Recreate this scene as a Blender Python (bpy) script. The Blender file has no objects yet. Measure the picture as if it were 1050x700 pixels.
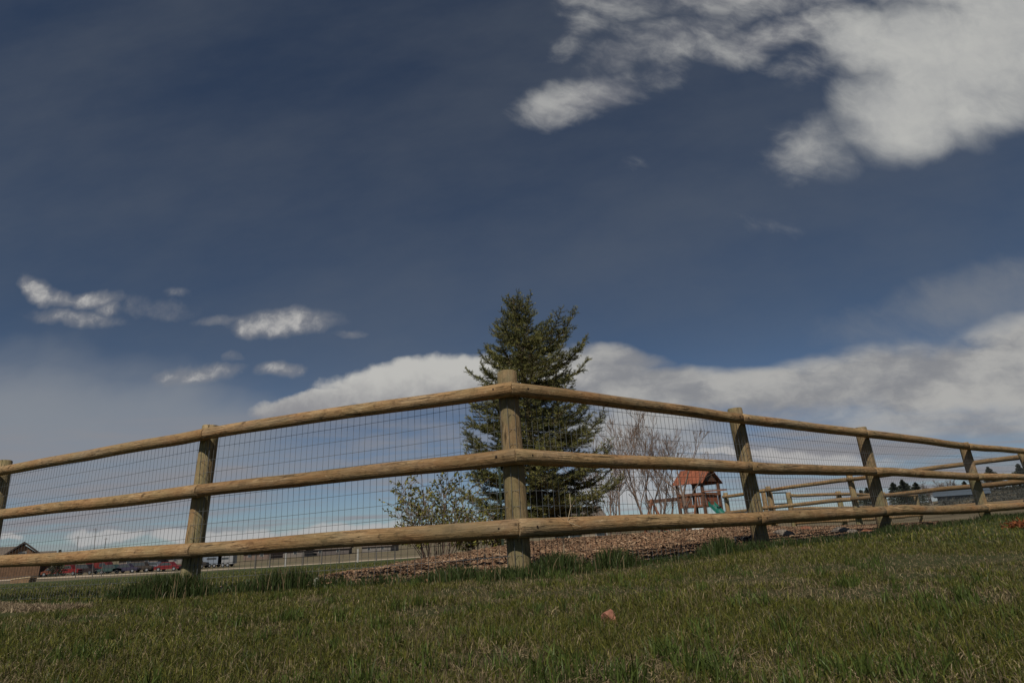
import bpy, math, random
import numpy as np
from mathutils import Vector, Matrix

random.seed(7)
RG = np.random.default_rng(11)
SC = bpy.context.scene
COL = SC.collection
R = math.radians
PI = math.pi

# ------------------------------------------------------------------ camera
CAM_Z = 0.30
FPX, PITCH, ROLL = 619.0, R(17.83), R(-3.16)
_F = Vector((0, math.cos(PITCH), math.sin(PITCH)))
_U0 = Vector((0, -math.sin(PITCH), math.cos(PITCH)))
_R0 = Vector((1, 0, 0))
_RV = _R0 * math.cos(ROLL) + _U0 * math.sin(ROLL)
_UV = -_R0 * math.sin(ROLL) + _U0 * math.cos(ROLL)
cam = bpy.data.cameras.new('camera')
cam.lens = FPX * 36 / 1050
cam.sensor_width = 36
cam.clip_start = 0.05
cam.clip_end = 6000
cam_o = bpy.data.objects.new('camera', cam)
cam_o.matrix_world = Matrix.Translation((0, 0, CAM_Z)) @ Matrix((
    (_RV.x, _UV.x, -_F.x), (_RV.y, _UV.y, -_F.y), (_RV.z, _UV.z, -_F.z))).to_4x4()
COL.objects.link(cam_o)
SC.camera = cam_o


def at(px, py, y):
    """world point at depth y that stands in the direction of a point of the photograph"""
    d = _F + _RV * ((px - 525) / FPX) - _UV * ((py - 350) / FPX)
    return Vector((d.x / d.y * y, y, CAM_Z + d.z / d.y * y))


def uv(px, py):
    d = _F + _RV * ((px - 525) / FPX) - _UV * ((py - 350) / FPX)
    return d.x / d.y, d.z / d.y


# ------------------------------------------------------------------ helpers
def tag(o, label=None, cat=None, group=None, kind=None):
    if label: o['label'] = label
    if cat: o['category'] = cat
    if group: o['group'] = group
    if kind: o['kind'] = kind
    return o


def empty(name, loc, rz=0.0):
    o = bpy.data.objects.new(name, None)
    o.location = loc
    o.rotation_euler = (0, 0, rz)
    o.empty_display_size = 0.2
    COL.objects.link(o)
    return o


def mesh_obj(name, verts, faces, mat, parent=None, smooth=False, loc=None, rot=None):
    me = bpy.data.meshes.new(name)
    me.from_pydata([tuple(v) for v in verts], [], [tuple(f) for f in faces])
    me.validate()
    if mat: me.materials.append(mat)
    if smooth:
        me.polygons.foreach_set('use_smooth', [True] * len(me.polygons))
    me.update()
    o = bpy.data.objects.new(name, me)
    if loc is not None: o.location = loc
    if rot is not None: o.rotation_euler = rot
    COL.objects.link(o)
    if parent: o.parent = parent
    return o


class MB:
    def __init__(s):
        s.v, s.f = [], []

    def box(s, c, size, rot=None, taper=None):
        n = len(s.v)
        hx, hy, hz = size[0] / 2, size[1] / 2, size[2] / 2
        for z in (-hz, hz):
            t = taper if (taper and z > 0) else 1
            for x, y in ((-hx, -hy), (hx, -hy), (hx, hy), (-hx, hy)):
                p = Vector((x * t, y * t, z))
                if rot is not None: p = rot @ p
                s.v.append(p + Vector(c))
        for f in ((3, 2, 1, 0), (4, 5, 6, 7), (0, 1, 5, 4), (1, 2, 6, 5), (2, 3, 7, 6), (3, 0, 4, 7)):
            s.f.append([n + i for i in f])
        return s

    def bar(s, a, b, w, h=None):
        a, b = Vector(a), Vector(b)
        h = h or w
        d = (b - a)
        L = d.length
        q = d.to_track_quat('Z', 'Y').to_matrix()
        return s.box((a + b) / 2, (w, h, L), q)

    def tube(s, a, b, r0, r1, n=6, caps=True):
        a, b = Vector(a), Vector(b)
        d = (b - a).normalized()
        u = d.orthogonal().normalized()
        w = d.cross(u)
        k = len(s.v)
        for p, r in ((a, r0), (b, r1)):
            for i in range(n):
                t = 2 * PI * i / n
                s.v.append(p + (u * math.cos(t) + w * math.sin(t)) * r)
        for i in range(n):
            j = (i + 1) % n
            s.f.append([k + i, k + j, k + n + j, k + n + i])
        if caps:
            s.f.append([k + i for i in range(n)][::-1])
            s.f.append([k + n + i for i in range(n)])
        return s

    def prism(s, outline, y0, y1):
        """outline of (x, z) pairs extruded along y"""
        k = len(s.v)
        n = len(outline)
        for y in (y0, y1):
            for x, z in outline:
                s.v.append(Vector((x, y, z)))
        for i in range(n):
            j = (i + 1) % n
            s.f.append([k + i, k + j, k + n + j, k + n + i])
        s.f.append([k + i for i in range(n)][::-1])
        s.f.append([k + n + i for i in range(n)])
        return s

    def build(s, name, mat, parent=None, smooth=False, loc=None, rot=None):
        return mesh_obj(name, s.v, s.f, mat, parent, smooth, loc, rot)


def np_mesh(name, V, F, mat, parent=None, col=None, smooth=False, loc=None):
    """V (n,3); F list of (m,k) index arrays; col (n,3) point colours"""
    me = bpy.data.meshes.new(name)
    me.vertices.add(len(V))
    me.vertices.foreach_set('co', np.ascontiguousarray(V, dtype=np.float32).ravel())
    idx = np.concatenate([f.ravel() for f in F]).astype(np.int32)
    tot = np.concatenate([np.full(len(f), f.shape[1], dtype=np.int32) for f in F])
    start = np.concatenate([[0], np.cumsum(tot)[:-1]]).astype(np.int32)
    me.loops.add(len(idx))
    me.loops.foreach_set('vertex_index', idx)
    me.polygons.add(len(tot))
    me.polygons.foreach_set('loop_start', start)
    me.polygons.foreach_set('loop_total', tot)
    if smooth:
        me.polygons.foreach_set('use_smooth', np.ones(len(tot), dtype=bool))
    if col is not None:
        a = me.color_attributes.new('tint', 'FLOAT_COLOR', 'POINT')
        c = np.ones((len(V), 4), dtype=np.float32)
        c[:, :3] = col
        a.data.foreach_set('color', c.ravel())
    me.update()
    if mat: me.materials.append(mat)
    o = bpy.data.objects.new(name, me)
    if loc is not None: o.location = loc
    COL.objects.link(o)
    if parent: o.parent = parent
    return o


def tubes_np(S, n=5):
    """S (m,8): p0 p1 r0 r1 -> V, F"""
    S = np.asarray(S, float)
    a, b, r0, r1 = S[:, :3], S[:, 3:6], S[:, 6], S[:, 7]
    d = b - a
    d /= np.linalg.norm(d, axis=1)[:, None] + 1e-9
    ref = np.where(np.abs(d[:, 2:3]) < 0.9, np.array([[0, 0, 1.0]]), np.array([[1.0, 0, 0]]))
    u = np.cross(d, ref); u /= np.linalg.norm(u, axis=1)[:, None]
    w = np.cross(d, u)
    V = []
    for p, r in ((a, r0), (b, r1)):
        for i in range(n):
            t = 2 * PI * i / n
            V.append(p + (u * math.cos(t) + w * math.sin(t)) * r[:, None])
    V = np.stack(V, 1)
    m = len(S)
    base = (np.arange(m) * 2 * n)[:, None]
    F = []
    for i in range(n):
        j = (i + 1) % n
        F.append(base + np.array([[i, j, n + j, n + i]]))
    return V.reshape(-1, 3), [np.concatenate(F)]


# value noise (numpy) for terrain and vegetation patches
_perm = RG.random((256, 256))


def vnoise(x, y, s):
    x = np.asarray(x, float) / s + 1000.3
    y = np.asarray(y, float) / s + 1000.7
    xi, yi = np.floor(x).astype(int), np.floor(y).astype(int)
    fx, fy = x - xi, y - yi
    fx, fy = fx * fx * (3 - 2 * fx), fy * fy * (3 - 2 * fy)
    g = lambda i, j: _perm[i % 256, j % 256]
    return (g(xi, yi) * (1 - fx) + g(xi + 1, yi) * fx) * (1 - fy) + (g(xi, yi + 1) * (1 - fx) + g(xi + 1, yi + 1) * fx) * fy


def sstep(a, b, x):
    t = np.clip((np.asarray(x, float) - a) / (b - a), 0, 1)
    return t * t * (3 - 2 * t)


# ------------------------------------------------------------------ terrain
RAILS = {   # measured fence nodes: x, y, height of bottom rail above z=0
    'Q': (-8.15, 7.75, .330), 'P0': (-5.325, 6.304, .331), 'P1': (-2.541, 4.884, .324), 'C': (-0.025, 3.993, .346),
    'P2': (2.087, 5.624, .332), 'P3': (4.152, 7.295, .348), 'P4': (6.73, 9.227, .323), 'P5': (9.7, 11.5, .352)}
_fx = [-40, -8.15, -5.325, -2.541, -0.025, 2.087, 4.152, 6.73, 9.7, 40]
_fy = [22, 7.75, 6.304, 4.884, 3.993, 5.624, 7.295, 9.227, 11.5, 34]


def fence_y(x): return np.interp(x, _fx, _fy)


def mound(x, y):
    d = np.asarray(y) - fence_y(x)
    w = (vnoise(x, y, .9) - .5) * .5
    return sstep(-2.3, -0.1, x + w - 0.12 * d) * (1 - sstep(2.5, 6.5, x)) * sstep(0.0, 2.6, d + w * .6) * (1 - sstep(9, 15, y))


def ground(x, y):
    x = np.asarray(x, float); y = np.asarray(y, float)
    gl = np.interp(x, [-40, -8, -5, -2.6, 0, 2, 4, 6.5, 9.5, 16, 60], [-.3, -.09, -.055, -.012, .04, .065, .085, .15, .185, .27, .5])
    near = -.02 + .006 * x
    fy = fence_y(x)
    g = near + (gl - near) * sstep(.3, 1.0, y / np.maximum(fy, .5))
    ang = np.arctan2(x, np.maximum(y, .1))
    r = np.hypot(x, y)
    d = np.maximum(y - fy, 0)
    # the field beyond sinks away on the left, stays higher on the right
    sl = 1 - sstep(.05, .45, ang)
    drop = sl * (.0215 * np.minimum(np.maximum(y - 7, 0), 95)) + (1 - sl) * (.032 * np.minimum(np.maximum(y - 10, 0), 14))
    g = g - drop * sstep(0, 2, d)
    g = g + .15 * mound(x, y)
    # rising land far on the right
    e = np.interp(ang, [.25, .36, .46, .56, .66, .76, .95, 1.3], [-.004, .004, .009, .014, .026, .036, .055, .07])
    far = e * np.minimum(r, 170)
    k = sstep(26, 150, r) * sstep(.2, .34, ang)
    g = g * (1 - k) + far * k
    amp = .012 + .0 * x
    g = g + amp * (vnoise(x, y, .35) - .5) + .03 * (vnoise(x, y, 1.7) - .5) * sstep(1, 4, r)
    g = g + .25 * (vnoise(x, y, 25.) - .5) * sstep(40, 120, r)
    return g


def gz(x, y): return float(ground(x, y))


# ------------------------------------------------------------------ materials
def new_mat(name):
    m = bpy.data.materials.new(name)
    m.use_nodes = True
    nt = m.node_tree
    b = nt.nodes['Principled BSDF']
    return m, nt, b


def nd(nt, t, **kw):
    n = nt.nodes.new(t)
    for k, v in kw.items():
        if k in n.bl_rna.properties: setattr(n, k, v)
        else: n.inputs[k].default_value = v
    return n


def ramp(nt, stops, fac=None, interp='LINEAR'):
    n = nt.nodes.new('ShaderNodeValToRGB')
    cr = n.color_ramp
    cr.interpolation = interp
    while len(cr.elements) > 1: cr.elements.remove(cr.elements[-1])
    cr.elements[0].position = stops[0][0]
    for i, (p, c) in enumerate(stops):
        e = cr.elements[0] if i == 0 else cr.elements.new(p)
        e.color = (*c, 1) if len(c) == 3 else c
    if fac is not None: nt.links.new(fac, n.inputs[0])
    return n


def mixc(nt, fac, a, b, mode='MIX'):
    n = nt.nodes.new('ShaderNodeMix')
    n.data_type = 'RGBA'
    n.blend_type = mode
    for i, v in ((0, fac), (6, a), (7, b)):
        if isinstance(v, (int, float)): n.inputs[i].default_value = v
        elif isinstance(v, tuple): n.inputs[i].default_value = (*v, 1) if len(v) == 3 else v
        else: nt.links.new(v, n.inputs[i])
    return n.outputs[2]


def math_n(nt, op, a, b=None, c=None, clamp=False):
    n = nt.nodes.new('ShaderNodeMath')
    n.operation = op
    n.use_clamp = clamp
    for i, v in enumerate((a, b, c)):
        if v is None: continue
        if isinstance(v, (int, float)): n.inputs[i].default_value = v
        else: nt.links.new(v, n.inputs[i])
    return n.outputs[0]


def simple_mat(name, color, rough=.7, var=.25, scale=8., bump=.0, metallic=0., spec=.3):
    m, nt, b = new_mat(name)
    tc = nd(nt, 'ShaderNodeTexCoord')
    no = nd(nt, 'ShaderNodeTexNoise', Scale=scale, Detail=5.0, Roughness=.6)
    nt.links.new(tc.outputs['Object'], no.inputs['Vector'])
    lo = tuple(c * (1 - var) for c in color); hi = tuple(min(1, c * (1 + var)) for c in color)
    r = ramp(nt, [(.3, lo), (.7, hi)], no.outputs[0])
    nt.links.new(r.outputs[0], b.inputs['Base Color'])
    b.inputs['Roughness'].default_value = rough
    b.inputs['Metallic'].default_value = metallic
    b.inputs['Specular IOR Level'].default_value = spec
    if bump:
        bp = nd(nt, 'ShaderNodeBump', Strength=bump, Distance=.02)
        nt.links.new(no.outputs[0], bp.inputs['Height'])
        nt.links.new(bp.outputs[0], b.inputs['Normal'])
    return m


def log_mat(name, base, pale, dark, green, greenamt):
    """round weathered log: grain runs along local Z"""
    m, nt, b = new_mat(name)
    tc = nd(nt, 'ShaderNodeTexCoord'); oi = nd(nt, 'ShaderNodeObjectInfo')
    add = nd(nt, 'ShaderNodeVectorMath', operation='ADD')
    sc = nd(nt, 'ShaderNodeVectorMath', operation='SCALE')
    comb = nd(nt, 'ShaderNodeCombineXYZ')
    nt.links.new(oi.outputs['Random'], comb.inputs[2])
    nt.links.new(comb.outputs[0], sc.inputs[0]); sc.inputs['Scale'].default_value = 37.
    nt.links.new(tc.outputs['Object'], add.inputs[0]); nt.links.new(sc.outputs[0], add.inputs[1])

    def noise(sx, sz, scale, detail=6., rough=.6, dist=0.):
        mp = nd(nt, 'ShaderNodeMapping'); mp.inputs['Scale'].default_value = (sx, sx, sz)
        nt.links.new(add.outputs[0], mp.inputs[0])
        n = nd(nt, 'ShaderNodeTexNoise', Scale=scale, Detail=detail, Roughness=rough, Distortion=dist)
        nt.links.new(mp.outputs[0], n.inputs['Vector'])
        return n.outputs[0]
    grain = noise(1, .06, 90., 5., .65)
    patch = noise(1, .35, 9., 5., .6, .4)
    blot = noise(1, .5, 26., 6., .7, .6)
    lich = noise(1, .5, 5., 6., .65)
    c1 = ramp(nt, [(.25, dark), (.5, base), (.75, pale)], grain).outputs[0]
    c2 = ramp(nt, [(.30, tuple(v * .55 for v in base)), (.52, base), (.72, pale)], patch).outputs[0]
    c = mixc(nt, .5, c1, c2)
    spots = ramp(nt, [(.53, (0, 0, 0)), (.64, (1, 1, 1))], blot).outputs[0]
    c = mixc(nt, math_n(nt, 'MULTIPLY', spots, .7), c, dark)
    warm = noise(1, .22, 4.5, 4., .6)
    c = mixc(nt, math_n(nt, 'MULTIPLY', ramp(nt, [(.45, (0, 0, 0)), (.65, (1, 1, 1))], warm).outputs[0], .45), c, (base[0] * .85, base[1] * .62, base[2] * .5))
    weath = noise(1, .18, 6.5, 5., .65, .3)
    c = mixc(nt, math_n(nt, 'MULTIPLY', ramp(nt, [(.50, (0, 0, 0)), (.68, (1, 1, 1))], weath).outputs[0], .5), c, (.19, .165, .125))
    pal = ramp(nt, [(.30, (1, 1, 1)), (.42, (0, 0, 0))], blot).outputs[0]
    c = mixc(nt, math_n(nt, 'MULTIPLY', pal, .5), c, pale)
    gr = ramp(nt, [(.42, (0, 0, 0)), (.62, (1, 1, 1))], lich).outputs[0]
    c = mixc(nt, math_n(nt, 'MULTIPLY', gr, greenamt), c, green)
    # drying cracks: thin dark lines along the grain
    crk = noise(1, .035, 42., 2., .5, .25)
    line = math_n(nt, 'ABSOLUTE', math_n(nt, 'SUBTRACT', crk, .5))
    lm = ramp(nt, [(.0, (1, 1, 1)), (.022, (0, 0, 0))], line).outputs[0]
    sel = ramp(nt, [(.48, (0, 0, 0)), (.56, (1, 1, 1))], patch).outputs[0]
    lm = math_n(nt, 'MULTIPLY', lm, sel)
    c = mixc(nt, math_n(nt, 'MULTIPLY', lm, .8), c, tuple(v * .3 for v in dark))
    # knots
    vo = nd(nt, 'ShaderNodeTexVoronoi', Scale=3.2)
    nt.links.new(add.outputs[0], vo.inputs['Vector'])
    kn = ramp(nt, [(.0, (1, 1, 1)), (.05, (.8, .8, .8)), (.085, (0, 0, 0))], vo.outputs['Distance']).outputs[0]
    c = mixc(nt, math_n(nt, 'MULTIPLY', kn, .75), c, tuple(v * .6 for v in dark))
    br = math_n(nt, 'MULTIPLY_ADD', oi.outputs['Random'], .3, .85)
    cc = nd(nt, 'ShaderNodeCombineColor')
    for i in range(3): nt.links.new(br, cc.inputs[i])
    c = mixc(nt, 1., c, cc.outputs[0], 'MULTIPLY')
    nt.links.new(c, b.inputs['Base Color'])
    b.inputs['Roughness'].default_value = .85
    b.inputs['Specular IOR Level'].default_value = .2
    h = math_n(nt, 'SUBTRACT', math_n(nt, 'ADD', grain, math_n(nt, 'MULTIPLY', blot, .8)), math_n(nt, 'MULTIPLY', lm, 1.0))
    bp = nd(nt, 'ShaderNodeBump', Strength=.9, Distance=.009)
    nt.links.new(h, bp.inputs['Height']); nt.links.new(bp.outputs[0], b.inputs['Normal'])
    return m


def tint_mat(name, rough=.7, transl=.0, spec=.2, mult=1.):
    """colour from the per-vertex natural colour of each leaf, blade or chip"""
    m, nt, b = new_mat(name)
    at_ = nd(nt, 'ShaderNodeAttribute'); at_.attribute_name = 'tint'
    nt.links.new(at_.outputs['Color'], b.inputs['Base Color'])
    b.inputs['Roughness'].default_value = rough
    b.inputs['Specular IOR Level'].default_value = spec
    if transl:
        t = nd(nt, 'ShaderNodeBsdfTranslucent')
        nt.links.new(at_.outputs['Color'], t.inputs[0])
        mx = nd(nt, 'ShaderNodeMixShader'); mx.inputs[0].default_value = transl
        out = nt.nodes['Material Output']
        nt.links.new(b.outputs[0], mx.inputs[1]); nt.links.new(t.outputs[0], mx.inputs[2])
        nt.links.new(mx.outputs[0], out.inputs['Surface'])
    return m


M_RAIL = log_mat('rail_wood', (.30, .185, .088), (.56, .41, .24), (.075, .045, .024), (.18, .155, .075), .35)
M_POST = log_mat('post_wood', (.32, .225, .12), (.48, .38, .23), (.10, .07, .035), (.19, .185, .09), .7)
M_WIRE = simple_mat('wire_steel', (.16, .17, .175), .55, .2, 30, metallic=.5)
M_GRASS = tint_mat('grass_blades', .5, .38, .3)
M_LEAF = tint_mat('leaves', .6, .25, .3)
M_NEEDLE = tint_mat('needles', .65, .1, .25)
M_CHIP = tint_mat('wood_chips', .85, 0, .15)
M_BARK = simple_mat('bark', (.12, .09, .065), .9, .4, 20, .6)
M_TWIG = simple_mat('twig_bark', (.20, .145, .115), .85, .3, 12)
M_BOLT = simple_mat('rusty_bolt', (.03, .022, .018), .6, .3, 40, metallic=.4)

# ------------------------------------------------------------------ ground sheets


def radial_sheet(name, mat, fn, rmax=3000, a0=-PI, a1=PI, na=260, rs=None):
    if rs is None:
        rs = [0.0] + list(np.geomspace(.35, rmax, 190))
    A = np.linspace(a0, a1, na)
    rr, aa = np.meshgrid(rs, A, indexing='ij')
    X, Y = rr * np.sin(aa), rr * np.cos(aa)
    Z = fn(X, Y)
    V = np.stack([X, Y, Z], -1).reshape(-1, 3)
    i, j = np.meshgrid(np.arange(len(rs) - 1), np.arange(na - 1), indexing='ij')
    k = i * na + j
    F = np.stack([k, k + 1, k + na + 1, k + na], -1).reshape(-1, 4)[:, ::-1]
    return np_mesh(name, V, [F], mat, smooth=True)


def ground_material():
    m, nt, b = new_mat('ground_soil_and_turf')
    tc = nd(nt, 'ShaderNodeTexCoord')
    P = tc.outputs['Object']

    def noise(s, d=5., r=.6):
        n = nd(nt, 'ShaderNodeTexNoise', Scale=s, Detail=d, Roughness=r)
        nt.links.new(P, n.inputs['Vector']); return n.outputs[0]
    fine = noise(60., 6., .7); mid = noise(2.2, 5.); big = noise(.25, 4.); vb = noise(.03, 4.)
    soil = ramp(nt, [(.3, (.045, .034, .02)), (.55, (.09, .072, .04)), (.75, (.16, .125, .075))], fine).outputs[0]
    turf = ramp(nt, [(.3, (.030, .042, .014)), (.55, (.055, .075, .024)), (.75, (.085, .10, .036))], fine).outputs[0]
    sep = nd(nt, 'ShaderNodeSeparateXYZ'); nt.links.new(P, sep.inputs[0])
    ln = nd(nt, 'ShaderNodeVectorMath', operation='LENGTH'); nt.links.new(P, ln.inputs[0])
    r = ln.outputs['Value']
    near = ramp(nt, [(.0, (0, 0, 0)), (1, (1, 1, 1))], math_n(nt, 'DIVIDE', r, 9., clamp=True)).outputs[0]
    # near: soil and thatch under real blades, further: turf
    c = mixc(nt, near, mixc(nt, .45, soil, turf), turf)
    dry = ramp(nt, [(.5, (0, 0, 0)), (.66, (1, 1, 1))], mid).outputs[0]
    c = mixc(nt, math_n(nt, 'MULTIPLY', dry, .35), c, (.17, .13, .075))
    # far field: dry pasture beyond the lawn
    farc = ramp(nt, [(.35, (.12, .098, .058)), (.5, (.17, .135, .085)), (.62, (.10, .098, .05))], vb).outputs[0]
    farc2 = mixc(nt, .5, farc, ramp(nt, [(.3, (.08, .07, .045)), (.7, (.22, .18, .12))], big).outputs[0])
    wob = math_n(nt, 'MULTIPLY_ADD', big, 20., -10.)
    edge = math_n(nt, 'ADD', r, wob)
    # the lawn reaches farther on the left than on the right
    xs = math_n(nt, 'MULTIPLY', math_n(nt, 'MAXIMUM', sep.outputs[0], 0.), 2.2)
    fm = math_n(nt, 'DIVIDE', math_n(nt, 'SUBTRACT', math_n(nt, 'ADD', edge, xs), 72.), 12., clamp=True)
    c = mixc(nt, fm, c, farc2)
    nt.links.new(c, b.inputs['Base Color'])
    b.inputs['Roughness'].default_value = .95
    b.inputs['Specular IOR Level'].default_value = .1
    bp = nd(nt, 'ShaderNodeBump', Strength=.8, Distance=.03)
    nt.links.new(fine, bp.inputs['Height']); nt.links.new(bp.outputs[0], b.inputs['Normal'])
    return m


g_o = radial_sheet('ground', ground_material(), ground)
tag(g_o, kind='structure')

# mulch bed sheet over the mound
M_MULCH = simple_mat('mulch', (.20, .115, .065), .95, .55, 45., .8)


def mulch_inside(x, y):
    """1 inside the mulched bed"""
    x = np.asarray(x, float); y = np.asarray(y, float)
    d = y - fence_y(x)
    w = (vnoise(x, y, .5) - .5) * .5 + (vnoise(x, y, 1.6) - .5) * .5
    near = np.interp(x, [-3, -1.95, -1.4, 0, 2, 4, 5, 6, 7], [1.2, .25, .10, .06, .16, .10, .15, .45, 1.2])
    return ((x + w * .6 > -2.0 + .07 * d) & (d + w * .35 > near) & (y < 15.0 + w) & (x < 6.6 - .02 * d + w) & (d < 9.5 + w)).astype(float)


gx, gy = np.meshgrid(np.arange(-2.8, 7.6, .08), np.arange(4., 15.6, .08), indexing='ij')
inside = mulch_inside(gx, gy)
mz = ground(gx, gy) + np.where(inside > 0, .022, -.05) + (vnoise(gx, gy, .12) - .5) * .02
nx, ny = gx.shape
ii, jj = np.meshgrid(np.arange(nx - 1), np.arange(ny - 1), indexing='ij')
kk = ii * ny + jj
fm_ = (inside[:-1, :-1] + inside[1:, :-1] + inside[:-1, 1:] + inside[1:, 1:]) > 0
Fm = np.stack([kk, kk + ny, kk + ny + 1, kk + 1], -1)[fm_]
bed = np_mesh('mulch_bed', np.stack([gx, gy, mz], -1).reshape(-1, 3), [Fm.reshape(-1, 4)], M_MULCH, smooth=True)
tag(bed, kind='structure')

# chips
NCH = 70000
cx = RG.uniform(-2.6, 7.0, NCH); cd = RG.uniform(0, 1, NCH) ** 1.7 * 9.5
cy = fence_y(cx) + cd
k = mulch_inside(cx, cy) > 0
# a few strays out on the lawn
k |= (RG.random(NCH) < .02) & (cd < .5)
cx, cy = cx[k], cy[k]
n = len(cx)
cz = ground(cx, cy) + .028 + RG.uniform(-.004, .014, n)
L = RG.lognormal(-3.75, .42, n); W = L * RG.uniform(.2, .5, n); H = RG.uniform(.003, .008, n)
yaw = RG.uniform(0, 2 * PI, n); pit = RG.normal(0, .35, n)
dx = np.stack([np.cos(yaw) * np.cos(pit), np.sin(yaw) * np.cos(pit), np.sin(pit)], 1)
dy = np.stack([-np.sin(yaw), np.cos(yaw), RG.normal(0, .3, n)], 1)
dy /= np.linalg.norm(dy, axis=1)[:, None]
dz = np.cross(dx, dy); dz /= np.linalg.norm(dz, axis=1)[:, None]
c0 = np.stack([cx, cy, cz], 1)
V = []
for sx, sy, sz in ((-1, -1, 0), (1, -.7, 0), (1, .7, 0), (-1, 1, 0), (-1, -1, 1), (1, -.7, 1), (1, .7, 1), (-1, 1, 1)):
    V.append(c0 + dx * (L / 2 * sx)[:, None] + dy * (W / 2 * sy)[:, None] + dz * (H * sz)[:, None])
V = np.stack(V, 1).reshape(-1, 3)
base = (np.arange(n) * 8)[:, None]
F = np.concatenate([base + np.array([f]) for f in ((4, 5, 6, 7), (0, 1, 5, 4), (1, 2, 6, 5), (2, 3, 7, 6), (3, 0, 4, 7))])
t = RG.random(n)[:, None]; br = RG.uniform(.55, 1.35, n)[:, None]
cc = ((1 - t) * np.array([[.22, .115, .065]]) + t * np.array([[.40, .28, .18]])) * br * (.40 + .65 * vnoise(cx, cy, .45))[:, None]
dark = RG.random(n) < .2
cc[dark] *= .35
chips = np_mesh('wood_chips', V, [F], M_CHIP, col=np.repeat(cc, 8, axis=0))
tag(chips, 'reddish brown bark chips spread over the raised bed behind the fence', 'mulch', kind='stuff')

# ------------------------------------------------------------------ grass


def blades(name, x, y, h, w, col, lean=.45, label='', cat='grass', yaw=None):
    n = len(x)
    z = ground(x, y) - .004
    yaw = RG.uniform(0, 2 * PI, n) if yaw is None else yaw
    ly = RG.uniform(0, 2 * PI, n)
    la = np.abs(RG.normal(0, lean, n))
    side = np.stack([np.cos(yaw), np.sin(yaw), np.zeros(n)], 1)
    ld = np.stack([np.cos(ly), np.sin(ly), np.zeros(n)], 1)
    up = np.array([[0, 0, 1.0]])
    b = np.stack([x, y, z], 1)
    m1 = b + up * (h * .45)[:, None] + ld * (h * la * .25)[:, None]
    m2 = b + up * (h * .78 * (1 - .15 * la))[:, None] + ld * (h * la * .62)[:, None]
    tp = b + up * (h * (1 - .35 * np.minimum(la, 1.6)))[:, None] + ld * (h * la * 1.05)[:, None]
    hw = (w / 2)[:, None]
    V = np.stack([b - side * hw, b + side * hw, m1 - side * hw * .9, m1 + side * hw * .9,
                  m2 - side * hw * .6, m2 + side * hw * .6, tp], 1).reshape(-1, 3)
    base = (np.arange(n) * 7)[:, None]
    Q = np.concatenate([base + np.array([[0, 1, 3, 2]]), base + np.array([[2, 3, 5, 4]])])
    T = base + np.array([[4, 5, 6]])
    o = np_mesh(name, V, [Q, T], M_GRASS, col=np.repeat(col, 7, axis=0))
    tag(o, label, cat, kind='stuff')
    return o


def dryness(x, y):
    """0 green .. 1 straw; the right foreground has dead patches"""
    a = vnoise(x, y, .33) * .5 + vnoise(x, y, .12) * .3 + vnoise(x, y, 1.1) * .45
    right = sstep(-.1, .9, x) * (1 - sstep(3.4, 5., y)) * .33 - sstep(0, -1, x) * .12
    p = 0.
    for ppx, ppy, rpx, ry, st in ((850, 600, 75, .22, .42), (765, 592, 60, .22, .34), (905, 640, 60, .14, .30), (720, 655, 70, .10, .30), (600, 668, 60, .09, .24),
                                  (560, 622, 60, .12, .24), (965, 572, 70, .30, .30), (650, 603, 45, .18, .26), (1010, 605, 60, .16, .34), (480, 610, 30, .12, .20), (780, 560, 60, .3, .24), (360, 690, 50, .08, .2)):
        w_ = uv(ppx, ppy)
        yy_ = (.04 - CAM_Z) / w_[1]
        p = np.maximum(p, st * np.exp(-(((x - w_[0] * yy_) / (rpx / 619 * yy_)) ** 2 + ((y - yy_) / ry) ** 2)))
    return np.clip((a - .67 + right * .4 + p) * 3.0, 0, 1)


def grass_cols(n, dry, dead_p=.15):
    g = np.array([[.118, .124, .022]]); g2 = np.array([[.195, .180, .038]]); g3 = np.array([[.052, .076, .017]])
    t = RG.random(n)[:, None]
    c = np.where(t < .5, g + (g2 - g) * t * 2, g + (g3 - g) * (t - .5) * 2)
    straw = np.array([[.29, .225, .13]]) * RG.uniform(.5, 1.25, n)[:, None]
    isd = RG.random(n) < dead_p + dry * .62
    c = np.where(isd[:, None], straw, c)
    return c * RG.uniform(.40, 1.55, n)[:, None], isd


def sample_lawn(n, r0, r1, a0, a1, pw=1.0):
    r = r0 + (r1 - r0) * RG.random(n) ** pw
    a = RG.uniform(a0, a1, n)
    return r * np.sin(a), r * np.cos(a)


X, Y, Hh, Ww = [], [], [], []
for n, r0, r1, h, w, pw in ((240000, .55, 2.6, .042, .0021, 1.25), (220000, 2.5, 6.0, .040, .0030, 1.15),
                            (75000, 5.8, 14., .048, .0065, 1.1), (45000, 14, 42., .055, .016, 1.2)):
    x, y = sample_lawn(n, r0, r1, -1.05, 1.02, pw)
    # clump the blades into tufts
    if r1 < 7:
        kx, ky = np.round(x / .035), np.round(y / .035)
        jx = np.sin(kx * 12.9898 + ky * 78.233) * 43758.5453; jy = np.sin(kx * 39.346 + ky * 11.135) * 24634.6345
        ox, oy = (jx - np.floor(jx)), (jy - np.floor(jy))
        tuft = RG.random(len(x)) < .55
        x = np.where(tuft, (kx + ox - .5) * .035 + RG.normal(0, .006, len(x)), x)
        y = np.where(tuft, (ky + oy - .5) * .035 + RG.normal(0, .006, len(x)), y)
    X.append(x); Y.append(y)
    Hh.append(np.full(len(x), h)); Ww.append(np.full(len(x), w))
X, Y, Hh, Ww = map(np.concatenate, (X, Y, Hh, Ww))
dry = dryness(X, Y)
fy = fence_y(X)
k = (mulch_inside(X, Y) < .5)
thin = sstep(.25, .95, dry) * .72 * (Y < 6)
k &= RG.random(len(X)) > thin
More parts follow.
